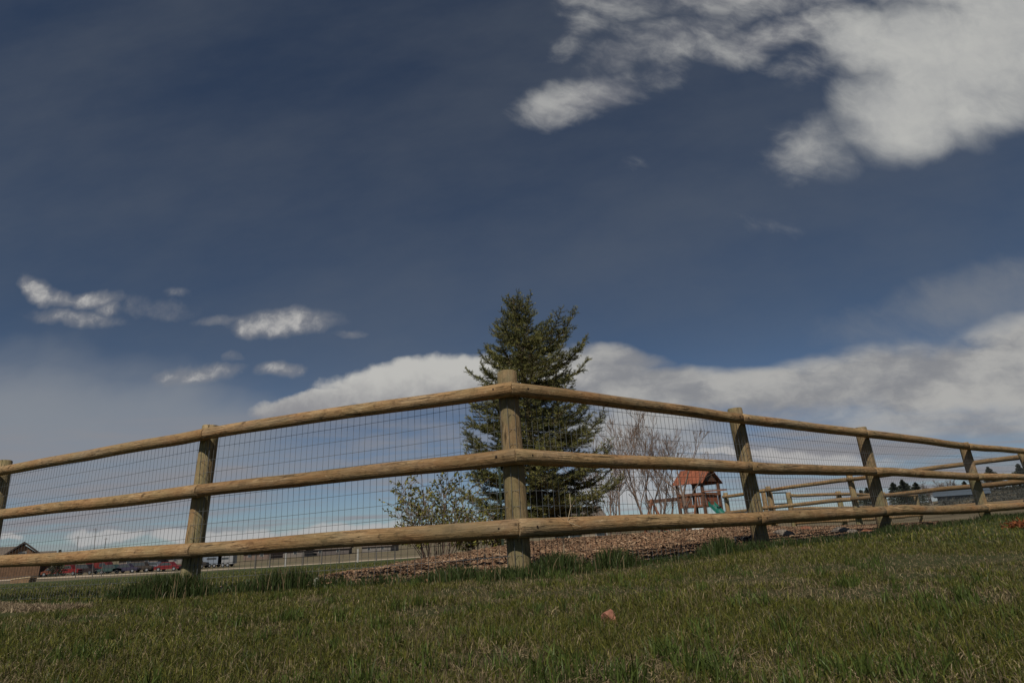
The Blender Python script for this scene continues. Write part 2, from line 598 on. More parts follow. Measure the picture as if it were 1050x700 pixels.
k &= ~((Y > fy + 1.) & (X > 7.5) & (Y > 14))
# bare worn strip just outside the left fence bays
strip = (X < -2.95) & (X > -6.7) & (Y > fy - 1.15) & (Y < fy - .28) & (vnoise(X, Y, .5) > .36)
k &= ~(strip & (RG.random(len(X)) < .93))
X, Y, Hh, Ww, dry = X[k], Y[k], Hh[k], Ww[k], dry[k]
colr, isd = grass_cols(len(X), dry)
lush = vnoise(X, Y, .6) * .55 + vnoise(X, Y, .17) * .45
Hh = Hh * RG.uniform(.45, 1.15, len(X)) * (.6 + .75 * lush) * (1 - .35 * dry)
Hh = np.where(RG.random(len(X)) < .02, Hh * 1.7, Hh)
blades('lawn_grass', X, Y, Hh, Ww, colr, .85, 'short olive green lawn grass mixed with dead straw blades')

# dead thatch lying flat between the blades of the foreground
n = 60000
x, y = sample_lawn(n, .6, 5.5, -1.0, 1.0, 1.2)
k = (mulch_inside(x, y) < .5) & (RG.random(n) < .10 + .8 * dryness(x, y))
x, y = x[k], y[k]; n = len(x)
yaw = RG.uniform(0, 2 * PI, n); ln_ = RG.uniform(.008, .028, n)
d = np.stack([np.cos(yaw), np.sin(yaw), RG.normal(.12, .2, n)], 1); s = np.stack([-np.sin(yaw), np.cos(yaw), RG.normal(0, .3, n)], 1)
c0 = np.stack([x, y, ground(x, y) + RG.uniform(.003, .02, n)], 1)
wd = (RG.uniform(.0008, .0018, n) / 2)[:, None]
V = np.stack([c0 - s * wd, c0 + s * wd, c0 + d * ln_[:, None] + s * wd, c0 + d * ln_[:, None] - s * wd], 1).reshape(-1, 3)
F = (np.arange(n) * 4)[:, None] + np.array([[0, 1, 2, 3]])
cc = np.array([[.36, .27, .16]]) * RG.uniform(.4, 1.3, n)[:, None]
o = np_mesh('dead_thatch', V, [F], M_GRASS, col=np.repeat(cc, 4, axis=0))
tag(o, 'pale dead straw lying flat among the foreground grass', 'thatch', kind='stuff')

# longer uncut grass along the fence line
fx, fyv, fh = [], [], []


def tuft_row(xc, dyc, sx, sy, n, h):
    x = RG.normal(xc, sx, n); y = fence_y(x) + dyc + RG.normal(0, sy, n)
    fx.append(x); fyv.append(y); fh.append(np.full(n, h) * np.exp(-((x - xc) / (sx * 2.2)) ** 2))


tuft_row(-2.58, -.06, .16, .07, 1900, .25)
tuft_row(-2.85, -.04, .22, .08, 2200, .24)
tuft_row(-3.15, -.04, .18, .07, 900, .15)
tuft_row(-2.05, .05, .13, .05, 500, .15)
tuft_row(-1.72, .03, .20, .06, 1700, .22)
tuft_row(-1.35, .05, .16, .05, 450, .13)
tuft_row(-.95, -.02, .18, .05, 500, .12)
tuft_row(-.45, -.05, .17, .05, 900, .15)
tuft_row(-.12, -.07, .12, .05, 650, .12)
tuft_row(.22, -.03, .13, .06, 1100, .20)
tuft_row(.62, -.03, .13, .05, 1000, .20)
tuft_row(1.1, -.02, .2, .05, 450, .09)
tuft_row(1.60, -.02, .14, .05, 1000, .21)
tuft_row(1.95, -.06, .16, .06, 800, .14)
tuft_row(2.35, -.05, .18, .06, 600, .13)
tuft_row(2.9, -.02, .25, .05, 500, .11)
tuft_row(3.5, -.03, .25, .06, 500, .11)
tuft_row(4.2, -.08, .22, .07, 900, .17)
tuft_row(4.75, -.05, .25, .07, 500, .13)
tuft_row(5.6, -.05, .5, .12, 900, .11)
tuft_row(6.75, -.08, .3, .12, 900, .15)
tuft_row(7.8, -.05, .6, .2, 1100, .13)
tuft_row(9.2, -.1, .6, .2, 900, .15)
tuft_row(-5.2, -.02, .3, .1, 700, .12)
tuft_row(-7.8, 0, .5, .1, 900, .14)
# low continuous fringe
n = 6500
x = RG.uniform(-8, 9.4, n); fx.append(x); fyv.append(fence_y(x) + RG.normal(-.03, .09, n)); fh.append(RG.uniform(.02, .045, n) + .05 * vnoise(x, x * 0, .3) * (vnoise(x, x * 0 + 3, .5) > .5))
x, y, h = map(np.concatenate, (fx, fyv, fh))
k = h > .03
x, y, h = x[k], y[k], h[k]
n = len(x)
c = np.array([[.048, .070, .020]]) * RG.uniform(.6, 1.5, n)[:, None]
sd = RG.random(n) < .10
c[sd] = np.array([[.26, .20, .11]]) * RG.uniform(.6, 1.2, sd.sum())[:, None]
blades('tall_grass', x, y, h * RG.uniform(.30, 1.05, n) * .86, RG.uniform(.004, .0075, n), c, .33,
       'long dark green uncut grass growing along the foot of the fence')
# raked line of dead straw in front of the left fence bay
n = 9000
x = RG.uniform(-6.6, -3.05, n); y = fence_y(x) - .62 + .10 * np.sin(x * 2.3) + RG.normal(0, .055, n)
k = vnoise(x, x * 0 + 5, .45) > .38 - .1 * (x > -4.2)
x, y = x[k], y[k]; n = len(x)
c = np.array([[.36, .28, .18]]) * RG.uniform(.45, 1.25, n)[:, None]
blades('straw_litter', x, y, RG.uniform(.025, .06, n), RG.uniform(.005, .010, n), c, 1.1, 'thin pale line of dead straw on the grass in front of the left fence bay', 'straw')
# coarser clumps scattered in the lawn
n0 = 330
tx, ty = sample_lawn(n0, .75, 4.5, -.95, .95, 1.35)
x = np.repeat(tx, 38) + RG.normal(0, .022, n0 * 38); y = np.repeat(ty, 38) + RG.normal(0, .022, n0 * 38)
hh = np.repeat(RG.uniform(.04, .085, n0), 38) * RG.uniform(.6, 1.15, n0 * 38)
k = mulch_inside(x, y) < .5
x, y, hh = x[k], y[k], hh[k]
c = np.array([[.080, .112, .024]]) * RG.uniform(.45, 1.6, len(x))[:, None]
blades('grass_clumps', x, y, hh, RG.uniform(.0025, .0042, len(x)), c, .5, 'coarser brighter green clumps standing out of the lawn')

# ------------------------------------------------------------------ fences


def log_obj(name, a, b, r0, r1, mat, parent, seed, wob=.006, bend=.0, seg=22, n=18, bevel=True, sink=0.):
    """one round timber from a to b as a mesh along local Z"""
    a, b = Vector(a), Vector(b)
    L = (b - a).length
    rg = np.random.default_rng(seed)
    zs = np.linspace(0, L, seg + 1)
    ph = rg.uniform(0, 6.28, 6)
    V = []
    rows = []
    zl = list(zs)
    if bevel:
        e = min(r0, r1) * .12
        zl = [0.0] + [e] + zl[1:-1] + [L - e, L]
    for q, z in enumerate(zl):
        t = z / L
        r = r0 + (r1 - r0) * t
        if bevel and q in (0, len(zl) - 1): r *= .88
        ox = wob * math.sin(z * 1.7 + ph[0]) + bend * math.sin(PI * t) + wob * .5 * math.sin(z * 4.1 + ph[1])
        oy = wob * math.sin(z * 1.3 + ph[2]) + wob * .5 * math.sin(z * 3.7 + ph[3])
        k0 = math.sin(PI * t) if L > 1.6 else 1.
        ox *= min(1, k0 * 3); oy *= min(1, k0 * 3)
        row = []
        for i in range(n):
            th = 2 * PI * i / n
            rr = r * (1 + .018 * math.sin(2 * th + ph[4] + z) + .014 * math.sin(3 * th + ph[5] - z * 2) + rg.normal(0, .006))
            row.append(len(V)); V.append((ox + rr * math.cos(th), oy + rr * math.sin(th), z))
        rows.append(row)
    F = []
    for p, q in zip(rows[:-1], rows[1:]):
        for i in range(n):
            j = (i + 1) % n
            F.append((p[i], p[j], q[j], q[i]))
    F.append(tuple(rows[0][::-1])); F.append(tuple(rows[-1]))
    o = mesh_obj(name, V, F, mat, parent, smooth=True)
    for p in o.data.polygons[-2:]: p.use_smooth = False
    rot = (b - a).to_track_quat('Z', 'X')
    inv = parent.matrix_world.inverted() if parent else Matrix()
    o.matrix_world = Matrix.Translation(a) @ rot.to_matrix().to_4x4()
    if parent:
        o.matrix_local = Matrix.Translation(-parent.location) @ o.matrix_world
    return o


def wire_panel(a, b, z0a, z0b, hgt, parent, dxv=.0508, dzv=.1, wr=.00125, name='wire_mesh', gauge=1.0):
    """welded wire sheet between two posts, as square wires; sags and ripples a little"""
    a, b = Vector(a), Vector(b)
    L = (b - a).length
    d = (b - a) / L
    nrm = Vector((d.y, -d.x, 0))
    nv = int(L / dxv)
    nh = int(round(hgt / dzv)) + 1
    ph = random.uniform(0, 6)

    def pos(s, h):
        t = s / L
        z = z0a + (z0b - z0a) * t + h - .006 * math.sin(PI * t)
        off = .006 * math.sin(s * 4.3 + ph + h * 2) * math.sin(PI * t) + .004 * math.sin(h * 9 + s)
        p = a + d * s + nrm * off
        return (p.x, p.y, z)
    S = []
    for i in range(nv + 1):
        s = i * L / nv
        js = random.uniform(-.002, .002)
        for j in range(3):
            h0, h1 = hgt * j / 3, hgt * (j + 1) / 3
            S.append((*pos(s + js, h0), *pos(s + js, h1), wr, wr))
    for j in range(nh):
        h = min(hgt, j * dzv)
        m = 14
        for i in range(m):
            S.append((*pos(L * i / m, h), *pos(L * (i + 1) / m, h), wr * 1.15 * gauge, wr * 1.15 * gauge))
    V, F = tubes_np(np.array(S), 4)
    V = V - np.array(parent.location)
    return np_mesh(name, V, F, M_WIRE, parent)


def bolt(p, nrm, parent, r=.0085):
    p = Vector(p); nrm = Vector(nrm).normalized()
    m = MB(); m.tube(-nrm * .008, nrm * .003, r, r * .8, 8)
    return m.build('bolt', M_BOLT, parent, loc=p - parent.location)


cxy = (RAILS['C'][0], RAILS['C'][1])
fence = empty('rail_fence', (cxy[0], cxy[1], gz(*cxy)))
tag(fence, 'near three-rail round log fence with wire mesh and its corner post facing the camera', 'fence')
bpy.context.view_layer.update()
DZ = (0.0, .45, .90)
RR = (.057, .052, .049)


def V3(n, dz): return Vector((RAILS[n][0], RAILS[n][1], RAILS[n][2] + dz))


left = ['C', 'P1', 'P0', 'Q']; right = ['C', 'P2', 'P3', 'P4', 'P5']
seed = 100
for chain, splits in ((left, {0: [(0, 3)], 1: [(0, 3)], 2: [(0, 3)]}),
                      (right, {0: [(0, 2), (2, 4)], 1: [(0, 2), (2, 4)], 2: [(0, 2), (2, 4)]})):
    for lv in range(3):
        for i, (p, q) in enumerate(zip(chain[:-1], chain[1:])):
            seed += 1
            a, b = V3(p, DZ[lv]), V3(q, DZ[lv])
            d = (b - a).normalized()
            ea = 0.0
            # rails butt on the corner; elsewhere they meet with a small gap in front of a post
            a2 = a + d * (-.02 if p == 'C' else .0025)
            b2 = b - d * .0025
            if lv == 0 and p == 'P3': b2 = b + d * .06
            r0 = RR[lv] * random.uniform(.97, 1.06); r1 = RR[lv] * random.uniform(.95, 1.03)
            o = log_obj('rail', a2, b2, r0, r1, M_RAIL, fence, seed, wob=.004, bend=random.uniform(-.006, .006))
            nrm = Vector((d.y, -d.x, 0)) if chain is right else Vector((-d.y, d.x, 0))
            if nrm.y > 0: nrm = -nrm
            for end, off in ((a, .11 if p == 'C' else .07), (b, -.07)):
                if not (p == 'C' and off == .11) and not (q == 'P2' and off < 0) and not (p == 'P2' and off > 0): continue
                bp_ = end + d * off + nrm * (RR[lv] * .985) + Vector((0, 0, .004))
                bolt(bp_, nrm, fence)
PR = .070
POSTPX = {'P0': ((5, 472), (-15, 592)), 'P1': ((216.3, 436), (194, 589)), 'C': ((519.5, 381), (532.5, 573)), 'P2': ((753.5, 418.5), (779.5, 547)),
          'P3': ((882, 438), (907, 538)), 'P4': ((987.6, 453.5), (1010, 527)), 'P5': ((1048, 464), (1070, 520))}
for i, nme in enumerate(['Q', 'P0', 'P1', 'C', 'P2', 'P3', 'P4', 'P5']):
    x, y, zb = RAILS[nme]
    ch = ['Q', 'P0', 'P1', 'C', 'P2', 'P3', 'P4', 'P5']
    a = Vector(RAILS[ch[max(0, i - 1)]][:2]); b = Vector(RAILS[ch[min(7, i + 1)]][:2])
    d = (b - a).normalized(); nrm = Vector((-d.y, d.x))
    if nrm.y < 0: nrm = -nrm
    off = .050 + PR + .004
    # distance of the post behind the rails, measured straight back along the line of sight
    back = off / abs(nrm.y) if nme != 'C' else off
    if nme in POSTPX:
        (tx, ty), (bx0, by0) = POSTPX[nme]
        u0 = x / y
        # depth at which the line of sight through the post meets the row of posts
        def on_row(px_, py_):
            u_ = uv(px_, py_)[0]
            if nme == 'C': return (u_ * (y + off), y + off)
            o = Vector((x, y)) + nrm * off
            # o + d*t with x = u*y
            t_ = (u_ * o.y - o.x) / (d.x - u_ * d.y)
            q_ = o + d * t_
            return (q_.x, q_.y)
        tq = on_row(tx, ty); bq = on_row(bx0, by0)
        top = CAM_Z + uv(tx, ty)[1] * tq[1]
        pt = Vector((tq[0], tq[1], top)); g = gz(*bq)
        pb = Vector((bq[0], bq[1], g))
        dn = (pb - pt).normalized()
        pb = pb + dn * .25
    else:
        px, py = x + nrm.x * off, y + nrm.y * off
        pt = Vector((px, py, zb + 1.01)); pb = Vector((px, py, gz(px, py) - .25))
    log_obj('post', pb, pt, PR * 1.08, PR * .97, M_POST, fence, 50 + i, wob=.003, seg=12, n=22)
# mesh hangs on the fronts of the posts, behind the rails
ch = ['Q', 'P0', 'P1', 'C', 'P2', 'P3', 'P4', 'P5']
for p, q in zip(ch[:-1], ch[1:]):
    a, b = V3(p, 0), V3(q, 0)
    d = (b - a).normalized(); nrm = Vector((-d.y, d.x, 0)).normalized()
    if nrm.y < 0: nrm = -nrm
    off = nrm * .051
    a2, b2 = a + off, b + off
    wire_panel((a2.x, a2.y, 0), (b2.x, b2.y, 0), gz(a.x, a.y) + .03, gz(b.x, b.y) + .03, RAILS[p][2] + .90 - gz(a.x, a.y) - .03, fence)

# far side of the yard: runs from the right corner away to the left
bf = empty('rail_fence', (9.7, 11.62, gz(9.7, 11.62)))
tag(bf, 'farther three-rail log fence slanting from the right edge towards the playset', 'fence')
bpy.context.view_layer.update()
BN = [(9.86, 11.62, .345), (7.85, 14.95, .262), (6.63, 16.9, .21), (5.89, 18.24, .168)]
for i, (p, q) in enumerate(zip(BN[:-1], BN[1:])):
    for lv in range(3):
        seed += 1
        log_obj('rail', (p[0], p[1], p[2] + DZ[lv] + (.075 if lv == 0 else 0)), (q[0], q[1], q[2] + DZ[lv] + (.075 if lv == 0 else 0)), .05, .045, M_RAIL, bf, seed, wob=.008, seg=12, n=10)
for i, p in enumerate(BN):
    if i == 0: continue
    px, py = p[0] + .10, p[1] + .05
    log_obj('post', (px, py, gz(px, py) - .2), (px, py, p[2] + 1.01), .072, .068, M_POST, bf, 80 + i, wob=.003, seg=6, n=12)
# third fence beyond with the gate
tf = empty('rail_fence', (8.6, 20.2, gz(8.6, 20.2)))
tag(tf, 'farthest log fence beside the pipe gate, behind the other two fences', 'fence')
bpy.context.view_layer.update()
TP = [(808, 504.5, 19.6), (859, 503.4, 20.2), (905, 504.5, 23.5), (938, 505.5, 27)]
tn = []
for px, py, dep in TP:
    t_ = at(px, py, dep); tn.append(t_)
    log_obj('post', (t_.x, t_.y, gz(t_.x, t_.y) - .2), t_, .085, .08, M_POST, tf, 300 + px, wob=.003, seg=6, n=12)
for p, q in zip(tn[:-1], tn[1:]):
    for dz_ in (.10, .52, .92):
        seed += 1
        log_obj('rail', p + Vector((0, -.12, -dz_)), q + Vector((0, -.12, -dz_)), .05, .045, M_RAIL, tf, seed, wob=.01, seg=8, n=8)
M_PIPE = simple_mat('gate_pipe', (.035, .045, .04), .45, .2, 10, metallic=.3)
p0, p1 = at(787.5, 505.5, 19.4), at(806.5, 505, 19.6)
gate = empty('pipe_gate', (p0.x, p0.y, gz(p0.x, p0.y)))
tag(gate, 'narrow dark metal pipe gate between two log posts', 'gate')
zz = gate.location.z
top_z = p0.z - zz
wv = Vector((p1.x - p0.x, p1.y - p0.y, 0))
for q_ in (Vector((0, 0, 0)), wv):
    m = MB(); m.tube(q_ + Vector((0, 0, .12)), q_ + Vector((0, 0, top_z)), .025, .025, 8); m.build('upright_tube', M_PIPE, gate)
for f in (1.0, .74, .46, .15):
    m = MB(); m.tube((0, 0, top_z * f), wv + Vector((0, 0, top_z * f)), .02, .02, 8); m.build('cross_tube', M_PIPE, gate)
t_ = at(785, 503.5, 19.3)
gp = empty('gate_post', (t_.x, t_.y, gz(t_.x, t_.y)))
tag(gp, 'pair of brown log posts on the left side of the pipe gate', 'post')
bpy.context.view_layer.update()
for dxp, hh_ in ((-.07, 0), (.13, -.03)):
    log_obj('post_log', (t_.x + dxp, t_.y, gp.location.z - .2), (t_.x + dxp, t_.y, t_.z + hh_), .08, .07, M_RAIL, gp, 340 + int(dxp * 100), seg=6, n=12)

# ------------------------------------------------------------------ spruce
def spruce():
    top = at(527, 296, 10.5); x0, y0 = top.x + .16, top.y
    base_z = gz(x0, y0)
    H = top.z - base_z - .12
    root = empty('spruce_tree', (x0, y0, base_z))
    tag(root, 'tall blue-green spruce standing behind the corner post of the fence', 'tree')
    rg = np.random.default_rng(5)
    T = []
    tz = np.linspace(-.1, H - .05, 16)
    tp = [np.array([-.16 * (z / H) ** 1.3 + .03 * math.sin(z * 1.1), .02 * math.sin(z * 1.7), z]) for z in tz]
    for i in range(15):
        r0 = .095 * (1 - tz[i] / H) + .012; r1 = .095 * (1 - tz[i + 1] / H) + .012
        T.append((*tp[i], *tp[i + 1], r0, r1))
    V, F = tubes_np(np.array(T), 9)
    np_mesh('trunk', V, F, M_BARK, root, smooth=True)
    limbs = []; twigs = []   # twigs: p0,p1,needle scale

    def prof(f):   # crown half width by height fraction
        return np.interp(f, [0, .10, .16, .25, .40, .50, .60, .70, .78, .86, .93, 1.0], [.6, 1.2, 1.66, 1.58, 1.42, 1.25, 1.18, 1.02, .60, .38, .20, .04])

    def grow(p, d, L, upturn, width, lvl):
        """a branch as a polyline with side twigs in its plane"""
        n = max(3, int(L / .065))
        step = L / n
        pts = [p.copy()]; dirs = []
        dd = d.copy()
        for i in range(n):
            t = i / n
            dd = dd + np.array([0, 0, upturn * (t - .25)]) * .30 + rg.normal(0, .05, 3)
            dd /= np.linalg.norm(dd)
            dirs.append(dd.copy()); pts.append(pts[-1] + dd * step)
        for i in range(n):
            t = i / n; t1 = (i + 1) / n
            rb = .004 + .011 * L
            limbs.append((*pts[i], *pts[i + 1], rb * (1 - t * .85), rb * (1 - t1 * .85)))
            if t > .35 or lvl > 0: twigs.append((*pts[i], *pts[i + 1], 1.0))
            if lvl == 0 and t > .12:
                sd = np.cross(dirs[i], [0, 0, 1]); sd /= np.linalg.norm(sd) + 1e-6
                for s in (-1, 1):
                    if rg.random() < .16: continue
                    l = width * L * (1 - t) ** .8 * rg.uniform(.55, 1.1) * min(1, .45 + t * 1.3) + .07
                    a = rg.uniform(.75, 1.15)
                    dv = dirs[i] * math.cos(a) + sd * s * math.sin(a) + np.array([0, 0, rg.uniform(-.28, .22)])
                    dv /= np.linalg.norm(dv)
                    grow(pts[i] + dirs[i] * step * rg.random(), dv, l, upturn * .8 + .2, width, 1)
            if lvl == 1 and L > .16:
                sd = np.cross(dirs[i], [0, 0, 1]); sd /= np.linalg.norm(sd) + 1e-6
                for s in (-1, 1):
                    if rg.random() < .25: continue
                    l = .12 * rg.uniform(.5, 1.2) * (1 - t * .5)
                    dv = dirs[i] * .7 + sd * s * .7 + np.array([0, 0, rg.uniform(-.25, .35)])
                    dv /= np.linalg.norm(dv)
                    q = pts[i] + dirs[i] * step * rg.random()
                    twigs.append((*q, *(q + dv * l), 1.0))
    z = .42
    ang = 0.
    while z < H - .12:
        f = z / H
        nb = 9 if f < .6 else 6
        for k in range(nb):
            ang += 2 * PI / nb + rg.normal(0, .22)
            side = math.cos(ang)
            L = prof(f) * rg.uniform(.68, 1.06)
            if rg.random() < .22: L *= .6
            if rg.random() < .08: L *= 1.12
            if .60 < f < .80 and side > .3: L *= 1.12
            if side < -.3: L *= .90 if f > .5 else 1.0
            el = np.interp(f, [0, .2, .5, .8, 1], [-.05, .08, .28, .68, 1.1]) + rg.normal(0, .07)
            d = np.array([math.cos(ang) * math.cos(el), math.sin(ang) * math.cos(el), math.sin(el)])
            L2 = L / max(.55, math.cos(el))
            zz_ = z + rg.normal(0, .04)
            p = np.array([-.16 * f ** 1.3 + .03 * math.sin(zz_ * 1.1), .02 * math.sin(zz_ * 1.7), zz_])
            grow(p, d, min(L2, H * .36), .55 + .5 * f, .34, 0)
        z += np.interp(f, [0, .5, 1], [.17, .165, .125])
        ang += .5
    # leader shoots
    for a0, el, l, zs in ((0, 1.53, .36, H - .34), (.3, 1.22, .55, H - .75), (2.8, 1.15, .34, H - .62), (1.2, 1.1, .5, H - .8), (4.6, 1.2, .42, H - .66)):
        d = np.array([math.cos(a0) * math.cos(el), math.sin(a0) * math.cos(el), math.sin(el)])
        grow(np.array([-.14, 0, zs]), d, l, .3, .4, 0)
    V, F = tubes_np(np.array(limbs), 4)
    # needles: narrow triangles all round each twig
    tw = np.array(twigs)
    p0, p1 = tw[:, :3], tw[:, 3:6]
    Ls = np.linalg.norm(p1 - p0, axis=1)
    cnt = np.maximum(3, (Ls / .0046).astype(int))
    idx = np.repeat(np.arange(len(tw)), cnt)
    n = len(idx)
    t = rg.random(n)
    q = p0[idx] + (p1 - p0)[idx] * t[:, None]
    ax = (p1 - p0)[idx] / Ls[idx][:, None]
    rn = rg.normal(0, 1, (n, 3)); rn -= ax * (rn * ax).sum(1)[:, None]; rn /= np.linalg.norm(rn, axis=1)[:, None]
    nd_ = ax * .62 + rn * .78 + np.array([[0, 0, .12]])
    nd_ /= np.linalg.norm(nd_, axis=1)[:, None]
    ln2 = rg.uniform(.028, .050, n)[:, None]
    sd = np.cross(nd_, rg.normal(0, 1, (n, 3))); sd /= np.linalg.norm(sd, axis=1)[:, None]
    wd = .0036
    NV = np.stack([q - sd * wd, q + sd * wd, q + nd_ * ln2], 1).reshape(-1, 3)
    NF = (np.arange(n) * 3)[:, None] + np.array([[0, 1, 2]])
    tipc = rg.random(len(tw))[idx][:, None]
    cn = np.array([[.070, .080, .030]]) + tipc ** 2 * np.array([[.22, .19, .05]])
    cn = cn * rg.uniform(.7, 1.3, n)[:, None]
    print('spruce needles', n, 'twigs', len(tw))
    crown = np_mesh('crown', NV, [NF], M_NEEDLE, root, col=np.repeat(cn, 3, axis=0))
    np_mesh('limbs', V, F, M_BARK, root)
    return root


spruce()

# ------------------------------------------------------------------ bare trees and shrubs


def bare_tree(name, px, dep, h, stems, label, seed, spread=.5, lean=0., thick=.022, group=None, mat=None, depth=5, gen2=True):
    rg = np.random.default_rng(seed)
    x, y = uv(px, 535)[0] * dep, dep
    root = empty(name, (x, y, gz(x, y)))
    tag(root, label, 'tree' if 'tree' in name else 'shrub', group)
    big, small = [], []

    def seg(p, d, L, r, lv):
        n = 4
        for i in range(n):
            d = d + rg.normal(0, .07, 3) + np.array([0, 0, .05])
            d /= np.linalg.norm(d)
            q = p + d * L / n
            r1 = r * (1 - .11)
            (big if lv == 0 else small).append((*p, *q, r, r1))
            p, r = q, r1
            if lv < depth and (i > 0 or lv > 0) and rg.random() < (.70, .46, .38, .32, .26, .15)[min(lv, 5)]:
                k = rg.normal(0, 1, 3); k -= d * (k @ d); k /= np.linalg.norm(k)
                a = rg.uniform(.35, .8)
                nd2 = d * math.cos(a) + k * math.sin(a); nd2[2] += .12; nd2 /= np.linalg.norm(nd2)
                seg(p.copy(), nd2, L * rg.uniform(.42, .68), r * .55, lv + 1 if rg.random() < .75 else lv + 2)
        if lv < depth:
            for s in range(2):
                k = rg.normal(0, 1, 3); k /= np.linalg.norm(k)
                nd2 = d + k * .45; nd2 /= np.linalg.norm(nd2)
                seg(p.copy(), nd2, L * rg.uniform(.5, .7), r * .7, lv + 1)
    for s in range(stems):
        a = rg.uniform(0, 2 * PI) if stems > 1 else 0
        e = rg.uniform(.15, spread) if stems > 1 else .08
        d = np.array([math.cos(a) * math.sin(e) + lean, math.sin(a) * math.sin(e), math.cos(e)]); d /= np.linalg.norm(d)
        seg(np.array([math.cos(a) * .08 * (stems > 1), math.sin(a) * .08 * (stems > 1), -.08]), d, h * .48 * rg.uniform(.8, 1.1), thick * rg.uniform(.7, 1.2), 0)
    V, F = tubes_np(np.array(big), 6); np_mesh('trunk', V, F, mat or M_TWIG, root)
    S = np.array(small); S[:, 6:8] = np.maximum(S[:, 6:8], .0028)
    V, F = tubes_np(S, 3); np_mesh('crown', V, F, mat or M_TWIG, root)
    print(name, len(big), len(small), 'height', S[:, 5].max())
    return root


bare_tree('bare_tree', 672, 13.0, 2.3, 7, 'leafless many-stemmed young tree with pale reddish twigs right of the spruce', 21, .55, thick=.03)
bare_tree('bare_tree', 628, 14.5, 2.5, 4, 'leafless thin tree half hidden by the right side of the spruce', 22, .4, thick=.028)
bare_tree('bare_tree', 706, 12.5, 1.9, 1, 'leafless tree with one thicker brown trunk just left of the playset', 23, .3, lean=-.07, thick=.055)


def leafy(px, dep, h, wdt, label, seed):
    rg = np.random.default_rng(seed)
    x, y = uv(px, 540)[0] * dep, dep
    root = empty('leafy_shrub', (x, y, gz(x, y)))
    tag(root, label, 'shrub')
    S, lv = [], []
    for s in range(34):
        a = rg.uniform(0, 2 * PI); e = rg.uniform(.03, .75)
        L = h * rg.uniform(.6, 1.0) / max(.62, math.cos(e)) * (1 - .35 * e)
        d = np.array([math.cos(a) * math.sin(e) * wdt, math.sin(a) * math.sin(e) * .8, math.cos(e)]); d /= np.linalg.norm(d)
        p = np.array([math.cos(a) * .12, math.sin(a) * .1, -.05])
        n = 9; r = .007
        for i in range(n):
            d = d + rg.normal(0, .07, 3) + np.array([0, 0, .03]); d /= np.linalg.norm(d)
            q = p + d * L / n
            S.append((*p, *q, r, r * .88)); r *= .88
            if i > 1:
                for b in range(2):
                    k = rg.normal(0, 1, 3); k -= d * (k @ d); k /= np.linalg.norm(k)
                    dd = d * .65 + k * .75; l2 = rg.uniform(.08, .2) * h
                    q2 = q + dd * l2
                    S.append((*q, *q2, .0035, .002))
                    for w in range(9): lv.append((*(q + dd * l2 * rg.uniform(.25, 1.1)), *k))
            p = q
    V, F = tubes_np(np.array(S), 4); np_mesh('stems', V, F, M_TWIG, root)
    A = np.array(lv); n = len(A)
    c = A[:, :3]; dr = A[:, 3:] + rg.normal(0, .6, (n, 3)) + np.array([[0, 0, .4]]); dr /= np.linalg.norm(dr, axis=1)[:, None]
    sd = np.cross(dr, rg.normal(0, 1, (n, 3))); sd /= np.linalg.norm(sd, axis=1)[:, None]
    L = rg.uniform(.026, .052, n)[:, None]; W = L * .30
    V = np.stack([c, c + dr * L * .5 - sd * W, c + dr * L, c + dr * L * .5 + sd * W], 1).reshape(-1, 3)
    F = (np.arange(n) * 4)[:, None] + np.array([[0, 1, 2, 3]])
    t = rg.random(n)[:, None]
    cl = np.array([[.11, .125, .024]]) * (1 - t) + np.array([[.24, .22, .05]]) * t
    cl *= rg.uniform(.6, 1.3, n)[:, None]
    np_mesh('foliage', V, [F], M_LEAF, root, col=np.repeat(cl, 4, axis=0))


leafy(446, 8.6, 1.28, .9, 'leafy olive green shrub left of the spruce behind the fence', 31)
leafy(494, 9.6, .75, 1.2, 'lower sparse leafy shrub under the left edge of the spruce', 32)

# stakes holding the spruce
M_STAKE = simple_mat('stake_metal', (.03, .045, .03), .6, .3, 20, metallic=.3)
for px, pyt, dep, lab in ((511.5, 470, 9.3, 'thin dark metal stake left of the corner post in front of the spruce'),
                          (593, 520, 9.8, 'short dark metal stake under the right side of the spruce')):
    t_ = at(px, pyt, dep)
    b_ = Vector((t_.x, t_.y, gz(t_.x, t_.y)))
    st = empty('tree_stake', b_)
    tag(st, lab, 'stake')
    h = t_.z - b_.z
    m = MB(); m.box((0, 0, h / 2 - .1), (.035, .008, h + .2)); m.box((0, .0205, h / 2 - .1), (.008, .033, h + .2)); m.build('shaft', M_STAKE, st)
    for kz in range(4):
        m = MB(); m.box((0, -.008, h * (.45 + .15 * kz)), (.02, .008, .012)); m.build('stud', M_STAKE, st)

# ------------------------------------------------------------------ playset
M_CEDAR = simple_mat('cedar', (.20, .085, .045), .75, .35, 9, .2)
M_CEDAR2 = simple_mat('cedar_roof', (.24, .078, .04), .75, .35, 7, .2)
M_CEDARD = simple_mat('cedar_dark', (.11, .055, .035), .8, .3, 9)
M_SLIDE = simple_mat('slide_plastic', (.01, .14, .10), .35, .1, 3, spec=.5)
M_WHITE = simple_mat('white_plastic', (.75, .75, .72), .5, .1, 3)
M_ROPE = simple_mat('rope', (.25, .22, .16), .9, .2, 30)


